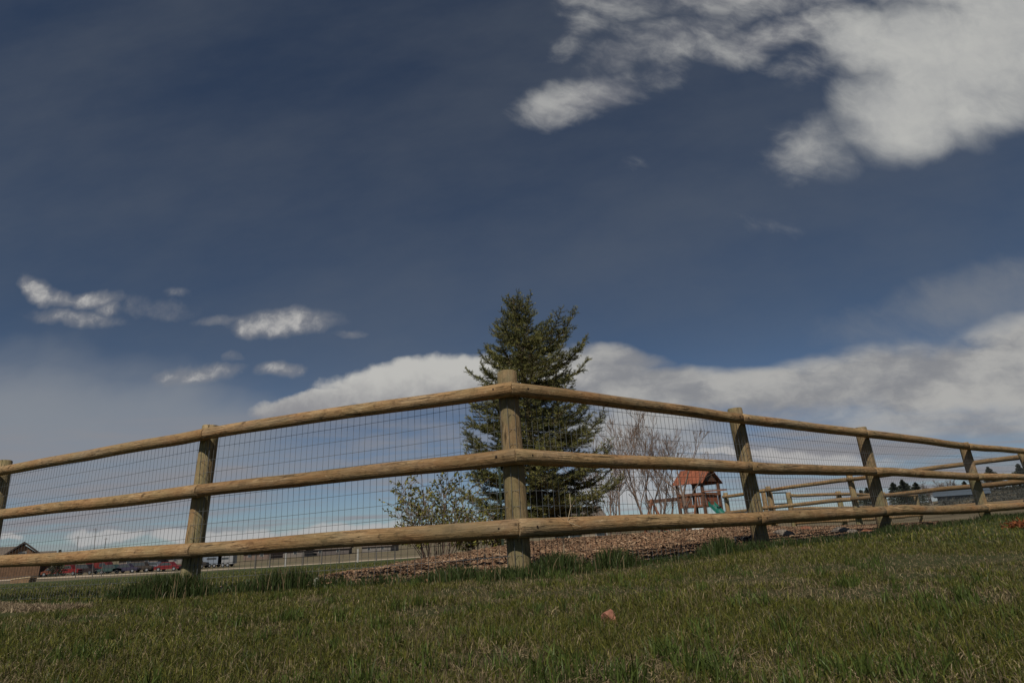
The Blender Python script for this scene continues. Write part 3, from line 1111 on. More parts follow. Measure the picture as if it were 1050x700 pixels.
def playset():
    dep = 25.0
    c = at(720.5, 535, dep)
    g = gz(c.x, c.y)
    root = empty('playset', (c.x, c.y, g), R(-46))
    tag(root, 'orange cedar play tower with gabled roof, swing beam and green slide', 'playset')
    # tower local: x right, y away; the size of the tower in the photo: 7 px posts, roof from 480 to 497
    top = at(719, 481, dep).z - g
    eave = at(719, 496, dep).z - g
    deck = at(719, 519, dep).z - g
    rail = at(719, 507, dep).z - g
    w, dp = 1.1, 1.25
    for sx in (-1, 1):
        for sy in (-1, 1):
            m = MB(); m.box((sx * w / 2, sy * dp / 2, eave / 2), (.10, .10, eave)); m.build('post', M_CEDARD, root)
    m = MB(); m.box((0, 0, deck), (w + .1, dp + .1, .06)); m.build('deck', M_CEDAR, root)
    # roof: ridge along local x, gable at right
    rl = w / 2 + .14; rw = dp / 2 + .16
    for s in (-1, 1):
        m = MB()
        for k in range(6):
            t0, t1 = k / 6, (k + 1) / 6
            ya, yb = s * rw * (1 - t0), s * rw * (1 - t1)
            za, zb = eave + (top - eave) * t0, eave + (top - eave) * t1 + .02
            m.v += [Vector((-rl, ya, za)), Vector((rl, ya, za)), Vector((rl, yb, zb)), Vector((-rl, yb, zb)),
                    Vector((-rl, ya, za - .025)), Vector((rl, ya, za - .025)), Vector((rl, yb, zb - .025)), Vector((-rl, yb, zb - .025))]
            n = len(m.v) - 8
            m.f += [[n, n + 1, n + 2, n + 3], [n + 7, n + 6, n + 5, n + 4], [n, n + 4, n + 5, n + 1], [n + 1, n + 5, n + 6, n + 2], [n + 3, n + 2, n + 6, n + 7], [n, n + 3, n + 7, n + 4]]
        m.build('roof_slope', M_CEDAR2, root)
    for s in (-1, 1):
        m = MB()
        k = len(m.v)
        m.v += [Vector((s * (rl - .12), -rw * .75, eave + .06)), Vector((s * (rl - .12), rw * .75, eave + .06)), Vector((s * (rl - .12), 0, top - .08)),
                Vector((s * (rl - .15), -rw * .75, eave + .06)), Vector((s * (rl - .15), rw * .75, eave + .06)), Vector((s * (rl - .15), 0, top - .08))]
        m.f += [[0, 1, 2], [5, 4, 3], [0, 3, 4, 1], [1, 4, 5, 2], [2, 5, 3, 0]]
        m.build('gable_board', M_CEDARD, root)
    m = MB()
    for sy in (-1, 1): m.bar((-w / 2, sy * (dp / 2 + .062), rail), (w / 2, sy * (dp / 2 + .062), rail), .03, .09)
    for sx in (-1, 1): m.bar((sx * (w / 2 + .062), -dp / 2, rail), (sx * (w / 2 + .062), dp / 2, rail), .03, .09)
    m.build('hand_rail', M_CEDAR, root)
    m = MB()
    for k in range(9):
        x = -w / 2 + .09 + k * (w - .18) / 8
        if k in (5,): continue
        m.box((x, -dp / 2 - .02, (rail + deck) / 2), (.085, .02, rail - deck - .02))
    m.build('slat_wall', M_CEDAR, root)
    m = MB(); m.box((w / 2 + .02, -.05, (rail + deck) / 2 - .02), (.02, dp * .72, rail - deck - .08)); m.build('side_panel', M_CEDAR2, root)
    m = MB()
    for k in range(7): m.box((-w / 2 - .02, -dp / 2 + .12 + k * (dp - .24) / 6, (rail + deck) / 2), (.02, .09, rail - deck - .02))
    m.build('slat_wall', M_CEDAR, root)
    m = MB(); m.box((0, dp / 2 + .01, deck * .5), (w, .02, deck * .55)); m.build('lower_wall', M_CEDARD, root)
    # ladder at the front
    m = MB()
    for sx in (0, .38): m.bar((-.1 + sx, -dp / 2 - .75, 0), (-.1 + sx, -dp / 2 - .08, deck + .35), .045, .08)
    m.build('ladder_rail', M_CEDAR, root)
    for k in range(1, 6):
        t = k / 6.2
        m = MB(); m.box((.09, -dp / 2 - .75 + .67 * t, (deck + .35) * t), (.36, .08, .035)); m.build('ladder_rung', M_CEDAR, root)
    # slide leaves to the right front
    sl = []
    n = 12
    for i in range(n + 1):
        t = i / n
        x = w / 2 + .06 + 1.35 * t
        z = deck * (1 - t) ** 1.25 + .10 * t + .02
        sl.append((x, z))
    m = MB()
    W = .25
    for i, (x, z) in enumerate(sl):
        for yy, dz2 in ((-W, .13), (-W + .03, .13), (-W + .05, .02), (W - .05, .02), (W - .03, .13), (W, .13), (W, -.02), (-W, -.02)):
            m.v.append(Vector((x, yy - .2, z + dz2)))
    for i in range(n):
        for k in range(8):
            a, b = i * 8 + k, i * 8 + (k + 1) % 8
            m.f.append([a, b, b + 8, a + 8])
    m.f.append(list(range(8))[::-1]); m.f.append([n * 8 + k for k in range(8)])
    m.build('slide', M_SLIDE, root, smooth=False)
    # sandbox lid / white seat bits at the foot
    # swing beam to the left with A-frame
    bz = at(690, 511, dep).z - g
    m = MB(); m.bar((-w / 2, 0, bz), (-2.5, 0, bz), .10, .14); m.build('swing_beam', M_CEDARD, root)
    for s in (-1, 1):
        m = MB(); m.bar((-2.25, 0, bz + .08), (-2.25, s * .95, 0), .08, .08); m.build('frame_leg', M_CEDAR, root)
    m = MB(); m.bar((-2.2, -.35, bz * .62), (-2.2, .35, bz * .62), .05, .09); m.build('frame_brace', M_CEDAR, root)
    for s in (-1, 1):
        m = MB(); m.bar((-2.25, 0, bz), (-2.75 if s < 0 else -1.5, s * .1, .0), .07, .07); m.build('frame_leg', M_CEDAR2, root)
    for k, xx in enumerate((-1.1, -1.85)):
        m = MB(); m.box((xx, 0, .42), (.42, .16, .03)); st = m.build('swing_seat', M_SLIDE, root)
        m = MB()
        for s in (-1, 1): m.tube((xx + s * .19, 0, .42), (xx + s * .19, 0, bz), .012, .012, 5)
        m.build('rope', M_ROPE, st)
    m = MB(); m.bar((w / 2, -dp / 2 - .062, rail + .08), (w / 2 + .85, -dp / 2 + .3, rail + .08), .05, .05); m.build('reach_bar', M_CEDAR, root)
    return root


playset()
# white low toy at the tower's foot
t_ = at(711, 530, 23.4)
wb = empty('storage_tub', (t_.x, t_.y, gz(t_.x, t_.y)))
tag(wb, 'white plastic tub on the ground beside the play tower', 'tub')
h = max(.3, t_.z - wb.location.z)
m = MB(); m.box((0, 0, h / 2), (.5, .4, h), taper=1.12); m.build('tub_body', M_WHITE, wb)
m = MB(); m.box((0, 0, h + .02), (.62, .5, .035)); m.box((0, 0, h + .055), (.46, .34, .03)); m.build('tub_lid', M_WHITE, wb)

# ------------------------------------------------------------------ small things near the fence
M_STONE_P = simple_mat('pink_stone', (.27, .12, .08), .85, .3, 35, .6)
M_STONE_W = simple_mat('white_stone', (.55, .52, .46), .8, .25, 30, .5)
M_STONE_G = simple_mat('grey_stone', (.17, .145, .12), .9, .35, 12, .7)
M_STONE_R = simple_mat('rusty_stone', (.24, .10, .055), .9, .35, 10, .7)


def rock(name, x, y, s, mat, label, cat='stone', seed=0, flat=.7, sink=.25, group=None, z=None):
    rg = np.random.default_rng(seed)
    V, F = [], []
    nu, nv = 14, 9
    a = rg.normal(0, 1, (9, 3)); a /= np.linalg.norm(a, axis=1)[:, None]; cut = rg.uniform(.50, .82, 9)
    for j in range(nv + 1):
        ph = PI * j / nv
        for i in range(nu):
            th = 2 * PI * i / nu
            p = np.array([math.sin(ph) * math.cos(th), math.sin(ph) * math.sin(th), math.cos(ph)])
            r = 1.
            for q, cdist in zip(a, cut):
                dq = p @ q
                if dq > .01: r = min(r, cdist / dq)
            r *= 1 + .03 * math.sin(5 * th + 3 * ph + seed)
            V.append((p[0] * r * s[0] / 2, p[1] * r * s[1] / 2, p[2] * r * s[2] / 2))
    for j in range(nv):
        for i in range(nu):
            k = (i + 1) % nu
            F.append((j * nu + i, (j + 1) * nu + i, (j + 1) * nu + k, j * nu + k))
    o = mesh_obj(name, V, F, mat, None, smooth=False, loc=(x, y, (gz(x, y) if z is None else z) + s[2] * (.5 - sink)), rot=(0, 0, rg.uniform(0, 6)))
    tag(o, label, cat, group)
    return o


def ground_hit(px, py):
    d = _F + _RV * ((px - 525) / FPX) - _UV * ((py - 350) / FPX)
    y = .6
    while y < 60:
        x = d.x / d.y * y; z = CAM_Z + d.z / d.y * y
        if z < gz(x, y): return x, y
        y += .02
    return x, y


x, y = ground_hit(625, 640)
rock('stone', x, y, (.07, .06, .075), M_STONE_P, 'small pinkish terracotta stone lying in the foreground lawn', seed=8, sink=.2)
x, y = ground_hit(324, 604)
rock('stone', x, y, (.045, .04, .10), M_STONE_W, 'small pale stone at the left tip of the mulch bed', seed=4, sink=.1)
for i, (px, py, s, mt, lab) in enumerate([
    (803, 544, (.42, .22, .12), M_STONE_G, 'dark flat rock in the mulch just right of the second right-hand post'),
    (826, 541, (.50, .25, .10), M_STONE_R, 'rust brown flat rock at the back of the mulch bed'),
    (862, 541, (.30, .24, .14), M_STONE_G, 'grey rounded rock sitting on the bark chips'),
    (874, 545, (.16, .14, .10), M_STONE_G, 'small rounded rock beside the grey rounded one'),
    (889, 544, (.34, .2, .09), M_STONE_R, 'reddish flat rock left of the third right-hand post'),
    (930, 541, (.6, .25, .08), M_STONE_R, 'long low reddish rock right of the third right-hand post')]):
    yy = [7.2, 8.4, 7.5, 7.3, 7.6, 8.6][i]
    xx = uv(px, py)[0] * yy
    rock('rock', xx, yy, s, mt, lab, 'rock', seed=20 + i, sink=.2)

# black garden hose coiled behind the second right-hand post
t_ = at(763, 553, 6.15)
hose_z = gz(t_.x, t_.y) + .045
mt = simple_mat('black_rubber', (.012, .012, .014), .45, .2, 20, spec=.5)
S = []
pts = []
for i in range(150):
    a = i / 150 * 2 * PI * 4.3
    rr = .05 + .008 * math.sin(i * .7)
    lobe = 1 if i % 2 else 1
    cxh = (-.045 if i < 75 else .055)
    pts.append((cxh + rr * math.cos(a), .02 * math.sin(i * .33) + .03 * (i / 150), rr * .95 + rr * math.sin(a) * .9 + .005 * math.sin(i)))
for p, q in zip(pts[:-1], pts[1:]): S.append((*p, *q, .006, .006))
V, F = tubes_np(np.array(S), 6)
ho = np_mesh('garden_hose', V, F, mt, smooth=True, loc=(t_.x, t_.y, hose_z - .05))
tag(ho, 'black hose coiled in loops beside the foot of a fence post', 'hose')

# clump of rusty dead leaves at the right edge
t_x, t_y = at(1043, 533, 6.6).x, 6.6
rg = np.random.default_rng(9)
n = 420
c = np.stack([rg.normal(0, .05, n), rg.normal(0, .05, n), np.abs(rg.normal(0, .028, n))], 1)
dr = rg.normal(0, 1, (n, 3)); dr[:, 2] = np.abs(dr[:, 2]) * .8; dr /= np.linalg.norm(dr, axis=1)[:, None]
sd = np.cross(dr, rg.normal(0, 1, (n, 3))); sd /= np.linalg.norm(sd, axis=1)[:, None]
L = rg.uniform(.016, .034, n)[:, None]; W = L * .32
V = np.stack([c, c + dr * L * .5 - sd * W, c + dr * L + np.array([[0, 0, .006]]), c + dr * L * .5 + sd * W], 1).reshape(-1, 3)
F = (np.arange(n) * 4)[:, None] + np.array([[0, 1, 2, 3]])
cl = np.array([[.26, .085, .03]]) * rg.uniform(.35, 1.3, n)[:, None]
lf = np_mesh('dead_leaves', V, [F], M_LEAF, col=np.repeat(cl, 4, axis=0), loc=(t_x, t_y, gz(t_x, t_y) + .01))
tag(lf, 'rust orange heap of dead leaves on the grass at the right edge', 'leaves')

# dry pale weed stalk leaning across the bottom rail, right of the corner
a = at(577, 566, 4.25); b = at(588, 500, 4.2)
S = []
pts = [Vector((a.x, a.y, gz(a.x, a.y))), at(578, 552, 4.22), at(582, 535, 4.2), at(585, 520, 4.2), at(584, 506, 4.22)]
o_ = pts[0].copy()
for i, (p, q) in enumerate(zip(pts[:-1], pts[1:])): S.append((*(p - o_), *(q - o_), .0035 - .0005 * i, .003 - .0005 * i))
for px, py in ((572, 528), (596, 540), (590, 512)):
    q = at(px, py, 4.15); p = pts[2] if py > 520 else pts[3]
    S.append((*(p - o_), *(q - o_), .0022, .0012))
V, F = tubes_np(np.array(S), 5)
ws = np_mesh('weed_stalk', V, F, simple_mat('dry_stalk', (.42, .34, .23), .8, .2, 20), loc=o_)
tag(ws, 'pale dry weed stalk leaning at the bottom rail right of the corner post', 'weed')

# ------------------------------------------------------------------ far left: house, cars, berm
M_SHING = simple_mat('shingle_roof', (.13, .105, .085), .9, .3, 3)
M_SIDING = simple_mat('brown_siding', (.17, .10, .06), .85, .25, 3)
M_TRIM = simple_mat('dark_trim', (.05, .035, .03), .7, .2, 3)
M_WTRIM = simple_mat('white_trim', (.34, .33, .31), .6, .08, 3)
M_GLASS = simple_mat('window_glass', (.05, .06, .07), .08, .1, 3, spec=.8)
M_STONEB = simple_mat('pale_stone_base', (.42, .36, .28), .9, .3, 2)


def gable_house(name, c, w, dpt, wallh, roofh, rz, mats, label, ridge='y', win=True, over=.5, wings=()):
    root = empty(name, c, rz)
    tag(root, label, 'house')
    msid, mroof, mtrim, mwin = mats

    def block(cx_, cy_, w, dpt, wallh, roofh, ridge):
        m = MB()
        if ridge == 'y':
            m.prism([(cx_ - w / 2, 0), (cx_ + w / 2, 0), (cx_ + w / 2, wallh), (cx_, wallh + roofh * w / (w + 2 * over)), (cx_ - w / 2, wallh)], cy_ - dpt / 2, cy_ + dpt / 2)
            wl = m.build('wall', msid, root)
            rr = MB()
            t = .22
            x0 = w / 2 + over
            zz0 = wallh - roofh * over / x0 * .9
            for s in (-1, 1):
                rr.prism([(cx_ + s * x0, zz0), (cx_, wallh + roofh), (cx_, wallh + roofh + t), (cx_ + s * (x0 + .05), zz0 + t)], cy_ - dpt / 2 - over, cy_ + dpt / 2 + over)
            ro = rr.build('roof', mroof, root)
            bb = MB()
            for s in (-1, 1):
                bb.prism([(cx_ + s * x0, zz0 - .05), (cx_, wallh + roofh - .06), (cx_, wallh + roofh + t + .03), (cx_ + s * (x0 + .05), zz0 + t + .03)], cy_ - dpt / 2 - over - .12, cy_ - dpt / 2 - over - .01)
            bb.build('barge_board', mtrim, ro)
        else:
            m.box((cx_, cy_, wallh / 2), (w, dpt, wallh))
            wl = m.build('wall', msid, root)
            rr = MB()
            k = len(rr.v)
            y0 = dpt / 2 + over
            for x in (cx_ - w / 2 - over, cx_ + w / 2 + over):
                rr.v += [Vector((x, cy_ - y0, wallh - .1)), Vector((x, cy_, wallh + roofh)), Vector((x, cy_ + y0, wallh - .1))]
            rr.f += [[0, 1, 4, 3], [1, 2, 5, 4], [0, 3, 5, 2], [0, 2, 1], [3, 4, 5]]
            rr.build('roof', mroof, root)
    block(0, 0, w, dpt, wallh, roofh, ridge)
    for wg in wings: block(*wg)
    if win:
        for (wx, wz, ww, wh) in win:
            f = MB(); f.box((wx, -dpt / 2 - .03, wz), (ww, .08, wh)); fo = f.build('window_frame', mwin, root)
            g = MB(); g.box((wx, -dpt / 2 - .085, wz), (ww * .78, .03, wh * .82)); g.build('pane', M_GLASS, fo)
    return root


hp = at(25, 575, 120)
gzh = gz(hp.x, hp.y)
hpeak = at(24.5, 555.5, 114).z - gzh
hw = (at(42, 566, 114) - at(3, 571, 114)).length
gable_house('ranch_house', (at(24, 570, 120).x, 120, gzh), hw * .86, 11, hpeak - 2.6, 2.5, R(36), (M_SIDING, M_SHING, M_TRIM, M_WTRIM),
            'brown shingled ranch house with a front gable at the far left', win=[(0, hpeak - 2.2, 1.1, 1.2)],
            wings=[(-9.5, 3.5, 15, 9, hpeak - 3.2, 2.75, 'x'), (3.3, 4.0, 2.4, 7, hpeak - 3.1, 1.5, 'x')])
# porch band of pale stone at its foot
dirt = simple_mat('dirt', (.20, .155, .10), .95, .3, .6)


def strip(name, pts, w, mat, lift):
    V, F = [], []
    for i, (x, y) in enumerate(pts):
        a = Vector(pts[max(0, i - 1)]); b = Vector(pts[min(len(pts) - 1, i + 1)])
        d = (b - a).normalized(); n_ = Vector((-d.y, d.x))
        for s in (-1, -.33, .33, 1):
            q = Vector((x, y)) + n_ * s * w * (1 + .25 * math.sin(i * 1.7 + s))
            V.append((q.x, q.y, gz(q.x, q.y) + lift))
    for i in range(len(pts) - 1):
        for k in range(3):
            F.append((i * 4 + k, i * 4 + k + 1, i * 4 + k + 5, i * 4 + k + 4))
    o = mesh_obj(name, V, F, mat, None, smooth=True)
    tag(o, kind='structure')
    return o


M_GRAVEL = simple_mat('pale_gravel', (.42, .34, .25), .95, .25, .8)
rx = np.linspace(-190, 10, 60)
strip('gravel_road', [(x, 108 + 4 * math.sin(x * .03)) for x in rx], 4.0, M_GRAVEL, .06)

M_TYRE = simple_mat('tyre', (.02, .02, .02), .8, .2, 3)
M_RIM = simple_mat('wheel_rim', (.45, .45, .46), .35, .1, 3, metallic=.7)


def paint(name, c): return simple_mat(name, tuple(v * .32 for v in c), .5, .06, 1, spec=.6)


def car(name, px, dep, Lc, colr, kind, label, rz=0., hgt=1.5):
    px = 45 + (px - 45) * .97
    x = uv(px, 575)[0] * dep
    z = gz(x, dep)
    root = empty(name, (x, dep, z + .06), rz)
    tag(root, label, {'pickup': 'pickup truck', 'van': 'van', 'trailer': 'trailer'}.get(kind, 'car'), 'vehicles parked in a row beyond the field')
    L = Lc / 2
    mt = paint(name + '_paint', colr)
    W = .88
    if kind == 'sedan':
        body = [(-L, .35), (L, .35), (L, .75), (L * .62, .9), (-L * .7, .92), (-L, .8)]
        cab = [(L * .48, .9), (L * .18, hgt), (-L * .42, hgt), (-L * .75, .92)]
    elif kind == 'suv':
        body = [(-L, .4), (L, .4), (L, .85), (L * .6, 1.02), (-L, 1.05)]
        cab = [(L * .5, 1.02), (L * .28, hgt), (-L * .9, hgt), (-L * .98, 1.05)]
    elif kind == 'pickup':
        body = [(-L, .45), (L, .45), (L, .95), (L * .62, 1.1), (-L, 1.1)]
        cab = [(L * .5, 1.1), (L * .28, hgt), (-L * .12, hgt), (-L * .2, 1.1)]
    elif kind == 'van':
        body = [(-L, .4), (L, .4), (L, .9), (L * .85, 1.15), (L * .6, hgt), (-L, hgt)]
        cab = None
    else:
        body = [(-L, .5), (L, .5), (L, hgt), (-L, hgt)]
        cab = None
    m = MB(); m.prism(body, -W, W)
    if kind == 'trailer': m.box((0, 0, hgt + .04), (Lc + .1, 2 * W + .1, .08))
    m.build('body', mt, root)
    if cab:
        m = MB(); m.prism(cab, -W * .86, W * .86); cb = m.build('cabin', mt, root)
        xs = [p[0] for p in cab]; z0 = cab[0][1] + .06; z1 = hgt - .08
        for s in (-1, 1):
            m = MB()
            y_ = s * (W * .86 + .012)
            n = 4
            inner = [(cab[0][0] - .14, z0), (cab[1][0] - .06, z1), (cab[2][0] + .08, z1), (cab[3][0] + .14, z0)]
            m.prism(inner, min(y_, y_ - s * .02), max(y_, y_ - s * .02)); m.build('side_window', M_GLASS, cb)
    else:
        for s in (-1, 1):
            m = MB()
            if kind == 'van':
                m.prism([(L * .72, 1.12), (L * .52, hgt - .15), (L * .1, hgt - .15), (L * .1, 1.12)], s * (W + .004) - .01, s * (W + .004) + .01)
            else:
                m.box((-.1, s * (W + .004), hgt * .68), (Lc * .5, .02, .35))
            m.build('side_window', M_GLASS, root)
    nw = (-L * .62, L * .62) if kind != 'trailer' else (-.4, .5)
    for wx in nw:
        for s in (-1, 1):
            m = MB(); m.tube((wx, s * (W - .14), .34), (wx, s * (W + .03), .34), .34, .34, 14); wh = m.build('wheel', M_TYRE, root)
            m = MB(); m.tube((wx, s * (W + .02), .34), (wx, s * (W + .045), .34), .2, .2, 10); m.build('rim', M_RIM, wh)
    m = MB(); m.box((L + .02, 0, .62), (.06, W * 1.7, .12)); m.build('bumper', M_RIM, root)
    return root


car('parked_car', 57, 118, 3.4, (.45, .12, .05), 'sedan', 'small orange-brown car at the left end of the row of vehicles')
car('parked_truck', 73, 115, 4.6, (.50, .02, .02), 'pickup', 'bright red pickup truck second from the left in the row of vehicles', hgt=1.8)
car('parked_car', 91, 116, 4.3, (.06, .03, .03), 'suv', 'very dark sport utility vehicle right of the red pickup truck', hgt=1.75)
car('parked_van', 106, 119, 4.6, (.42, .04, .03), 'van', 'red van with high roof between the dark sport utility vehicle and the teal car', hgt=1.95)
car('parked_car', 119, 113, 4.3, (.10, .20, .18), 'sedan', 'teal green car near the middle of the row of vehicles')
car('parked_car', 135, 113, 4.4, (.10, .08, .17), 'sedan', 'dark purple car right of the teal green one')
car('parked_car', 150, 114, 4.3, (.14, .10, .07), 'suv', 'brown sport utility vehicle right of the purple car', hgt=1.7)
car('parked_car', 163, 115, 4.0, (.45, .47, .55), 'suv', 'pale silver-blue car left of the red car near the first fence post', hgt=1.6)
car('parked_car', 178, 113, 4.4, (.5, .02, .025), 'sedan', 'red car just left of the leaning fence post')
car('cargo_trailer', 225, 120, 3.6, (.55, .65, .80), 'trailer', 'pale blue box trailer just right of the leaning fence post', hgt=2.3)
car('cargo_trailer', 239, 120, 2.8, (.75, .76, .78), 'trailer', 'white box trailer right of the pale blue one', hgt=2.2)
car('parked_truck', 207, 119, 4.4, (.08, .06, .05), 'pickup', 'dark brown pickup truck hidden partly by the leaning fence post', hgt=1.8)

# brown berm with a flat pale-topped stack in front of the house
t_ = at(26, 586, 60)
st = empty('lumber_stack', (t_.x, t_.y, gz(t_.x, t_.y)), R(10))
tag(st, 'low stack of boards with a pale tan top left of the parked vehicles', 'lumber stack')
m = MB()
for k in range(3):
    for j in range(5): m.box((random.uniform(-.03, .03), -.5 + j * .24, .10 + k * .125), (1.5 + .05 * k, .22, .115))
m.build('boards', simple_mat('stack_wood', (.22, .14, .08), .9, .3, 4), st)
m = MB(); m.box((0.05, 0, .47), (1.62, 1.3, .07), Matrix.Rotation(R(-4), 3, 'Y')); m.build('top_board', simple_mat('stack_top', (.55, .43, .28), .9, .2, 3), st)

# thin bare poles among the vehicles
M_POLE = simple_mat('grey_pole', (.12, .11, .10), .8, .2, 3)
for px, py, px2, lab in ((80, 549, 80, 'thin upright bare pole sticking up above the parked vehicles'), (109, 551, 106, 'thin pole leaning to the right above the parked vehicles'), (98, 541, 97, 'tallest thin pole above the parked vehicles')):
    t_ = at(px, py, 80); b_x = uv(px2, 575)[0] * 80
    b_ = Vector((b_x, 80, gz(b_x, 80)))
    m = MB(); m.tube((0, 0, 0), t_ - b_, .05, .025, 6)
    m.tube((t_ - b_) * .97 + Vector((-.25, 0, 0)), (t_ - b_) * .97 + Vector((.25, 0, 0)), .02, .02, 5)
    o = m.build('pole', M_POLE, loc=b_); tag(o, lab, 'pole')

# far wire fence with pale posts on the left field
fpx = [(262, 572.5), (277, 571.5), (293, 570.0), (311, 569.5), (330, 569), (348, 568), (367, 566.2), (386, 566), (405, 565)]
ff = empty('field_fence', (at(330, 570, 62).x, 62, gz(at(330, 570, 62).x, 62)))
tag(ff, 'distant low wire fence with pale posts at the edge of the left field', 'fence')
prev = None
for i, (px, py) in enumerate(fpx):
    x = uv(px, py)[0] * 62; z = gz(x, 62)
    pale = i in (2, 6)
    m = MB(); m.box((0, 0, .55), (.16 if pale else .09, .12, 1.3)); m.box((0, 0, 1.22), (.2 if pale else .11, .15, .05))
    m.build('post', M_WTRIM if pale else M_POLE, ff, loc=Vector((x, 62, z)) - ff.location)
    if prev:
        w_ = MB()
        for hz_ in (.35, .6, .85, 1.1): w_.bar(prev + Vector((0, 0, hz_)), Vector((x, 62, z + hz_)), .014)
        w_.v = [v - ff.location for v in w_.v]
        w_.build('wire', M_POLE, ff)
    prev = Vector((x, 62, z))

# low far houses on the left horizon
fr = [(270, 8, 190, (.30, .22, .18), 'small reddish far house right of the white trailer'), (300, 10, 200, (.34, .30, .27), 'small grey-tan far house behind the pale post'),
      (340, 12, 210, (.22, .19, .18), 'long low dark far house behind the field fence'), (390, 10, 215, (.36, .33, .30), 'pale far house nearest the mulch bed'),
      (150, 12, 200, (.28, .23, .2), 'low tan far house behind the purple and brown vehicles'), (195, 12, 205, (.45, .42, .4), 'pale far house behind the leaning fence post')]
for i, (px, w, dep, cl, lab) in enumerate(fr):
    x = uv(px, 573)[0] * dep
    gable_house('far_house', (x, dep, gz(x, dep)), w, 8, 1.9, 1.3, R(8 * (i % 3) - 8), (simple_mat('far_siding', tuple(v * .5 for v in cl), .9, .15, 1), M_SHING, M_TRIM, M_WTRIM), lab, ridge='x',
                win=[(-w * .25, 1.2, 1.2, .9), (w * .22, 1.2, 1.2, .9)])

# house roof behind the spruce
hx = at(592, 527, 60)
hr = at(592, 519.5, 60).z - gz(hx.x, 60)
ww = (at(620, 530, 60) - at(566, 530, 60)).length
gable_house('house', (hx.x, 60, gz(hx.x, 60)), ww - 1.6, 8, hr - 1.7, 1.7, R(6), (simple_mat('tan_siding', (.30, .25, .19), .85, .15, 1), M_SHING, M_TRIM, M_WTRIM),
            'brown hipped roof of a house showing under the spruce branches', ridge='x', win=[(-1.2, 1.2, 1.1, 1.0), (1.2, 1.2, 1.1, 1.0)])
# slate blue barn on the right
bx = at(986, 508, 95)
bz_ = gz(bx.x, 95)
tb = at(986, 502.5, 95).z - bz_
gable_house('metal_barn', (bx.x, 95, min(bz_, bx.z - 1.5)), 6.0, 9, max(1.6, tb - 1.4), 1.3, R(-35), (simple_mat('slate_metal', (.075, .095, .125), .6, .1, 1, metallic=.2), simple_mat('slate_roof', (.085, .11, .14), .55, .1, 1, metallic=.2), M_TRIM, M_TRIM),
            'slate blue metal barn in front of the wooded rise on the right', ridge='x', win=[(0, .8, .9, .8)])

# ------------------------------------------------------------------ far trees


def conifer(px, pytop, dep, label, seed, wr=.55):
    rg = np.random.default_rng(seed)
    t_ = at(px, pytop, dep)
    z0 = gz(t_.x, dep)
    H = max(2.0, (t_.z - z0) * .95)
    root = empty('conifer_tree', (t_.x, dep, z0))
    tag(root, label, 'tree', 'dark conifers on the right-hand horizon')
    m = MB(); m.tube((0, 0, -.2), (0, 0, H * .95), H * .022, .02, 6); m.build('trunk', M_BARK, root)
    n = 4500
    h = rg.random(n) ** .75
    z = H * (.08 + .92 * (1 - (1 - h)))
    f = z / H
    rad = H * wr * (1.02 - f) ** .8 * (.45 + .45 * np.abs(np.sin(f * 26 + rg.random() * 3))) * rg.random(n) ** .45
    a = rg.uniform(0, 2 * PI, n)
    rad *= 1 + .25 * np.sin(3 * a + seed) + .3 * np.sin(f * 17 + 2 * a + seed * 2)
    c = np.stack([rad * np.cos(a), rad * np.sin(a), z - rad * .12], 1)
    dr = np.stack([np.cos(a), np.sin(a), rg.uniform(-.2, .5, n)], 1); dr /= np.linalg.norm(dr, axis=1)[:, None]
    sd = np.cross(dr, rg.normal(0, 1, (n, 3))); sd /= np.linalg.norm(sd, axis=1)[:, None]
    L = (H * rg.uniform(.03, .06, n))[:, None]; W = L * .3
    V = np.stack([c - dr * L * .5, c - sd * W, c + dr * L * .6, c + sd * W], 1).reshape(-1, 3)
    F = (np.arange(n) * 4)[:, None] + np.array([[0, 1, 2, 3]])
    cl = np.array([[.06, .07, .05]]) * rg.uniform(.6, 1.5, n)[:, None]
    np_mesh('crown', V, [F], M_NEEDLE, root, col=np.repeat(cl, 4, axis=0))


cl_ = [(914.5, 493, 85, 'dark conifer on the horizon, left of the tallest pair'), (924, 490, 82, 'tallest dark conifer on the horizon right of the third right-hand post'),
       (929, 494, 84, 'dark conifer crowding the right side of the tallest one'), (938, 493, 88, 'narrow dark conifer standing alone at the right end of the horizon group'),
       (888, 498.5, 100, 'small dark conifer just left of the third right-hand post'), (882, 501, 104, 'smallest dark conifer at the left end of the horizon group'),
       (895, 498, 100, 'small dark conifer seen beside the third right-hand post'), (1012, 477, 100, 'dark conifer on the wooded rise just right of the fourth right-hand post'),
       (1043, 474, 95, 'tall dark conifer on the wooded rise at the right edge'), (988, 492, 105, 'tiny dark conifer above the slate blue barn')]
for i, (px, py, dep, lab) in enumerate(cl_): conifer(px, py, dep, lab, 60 + i)

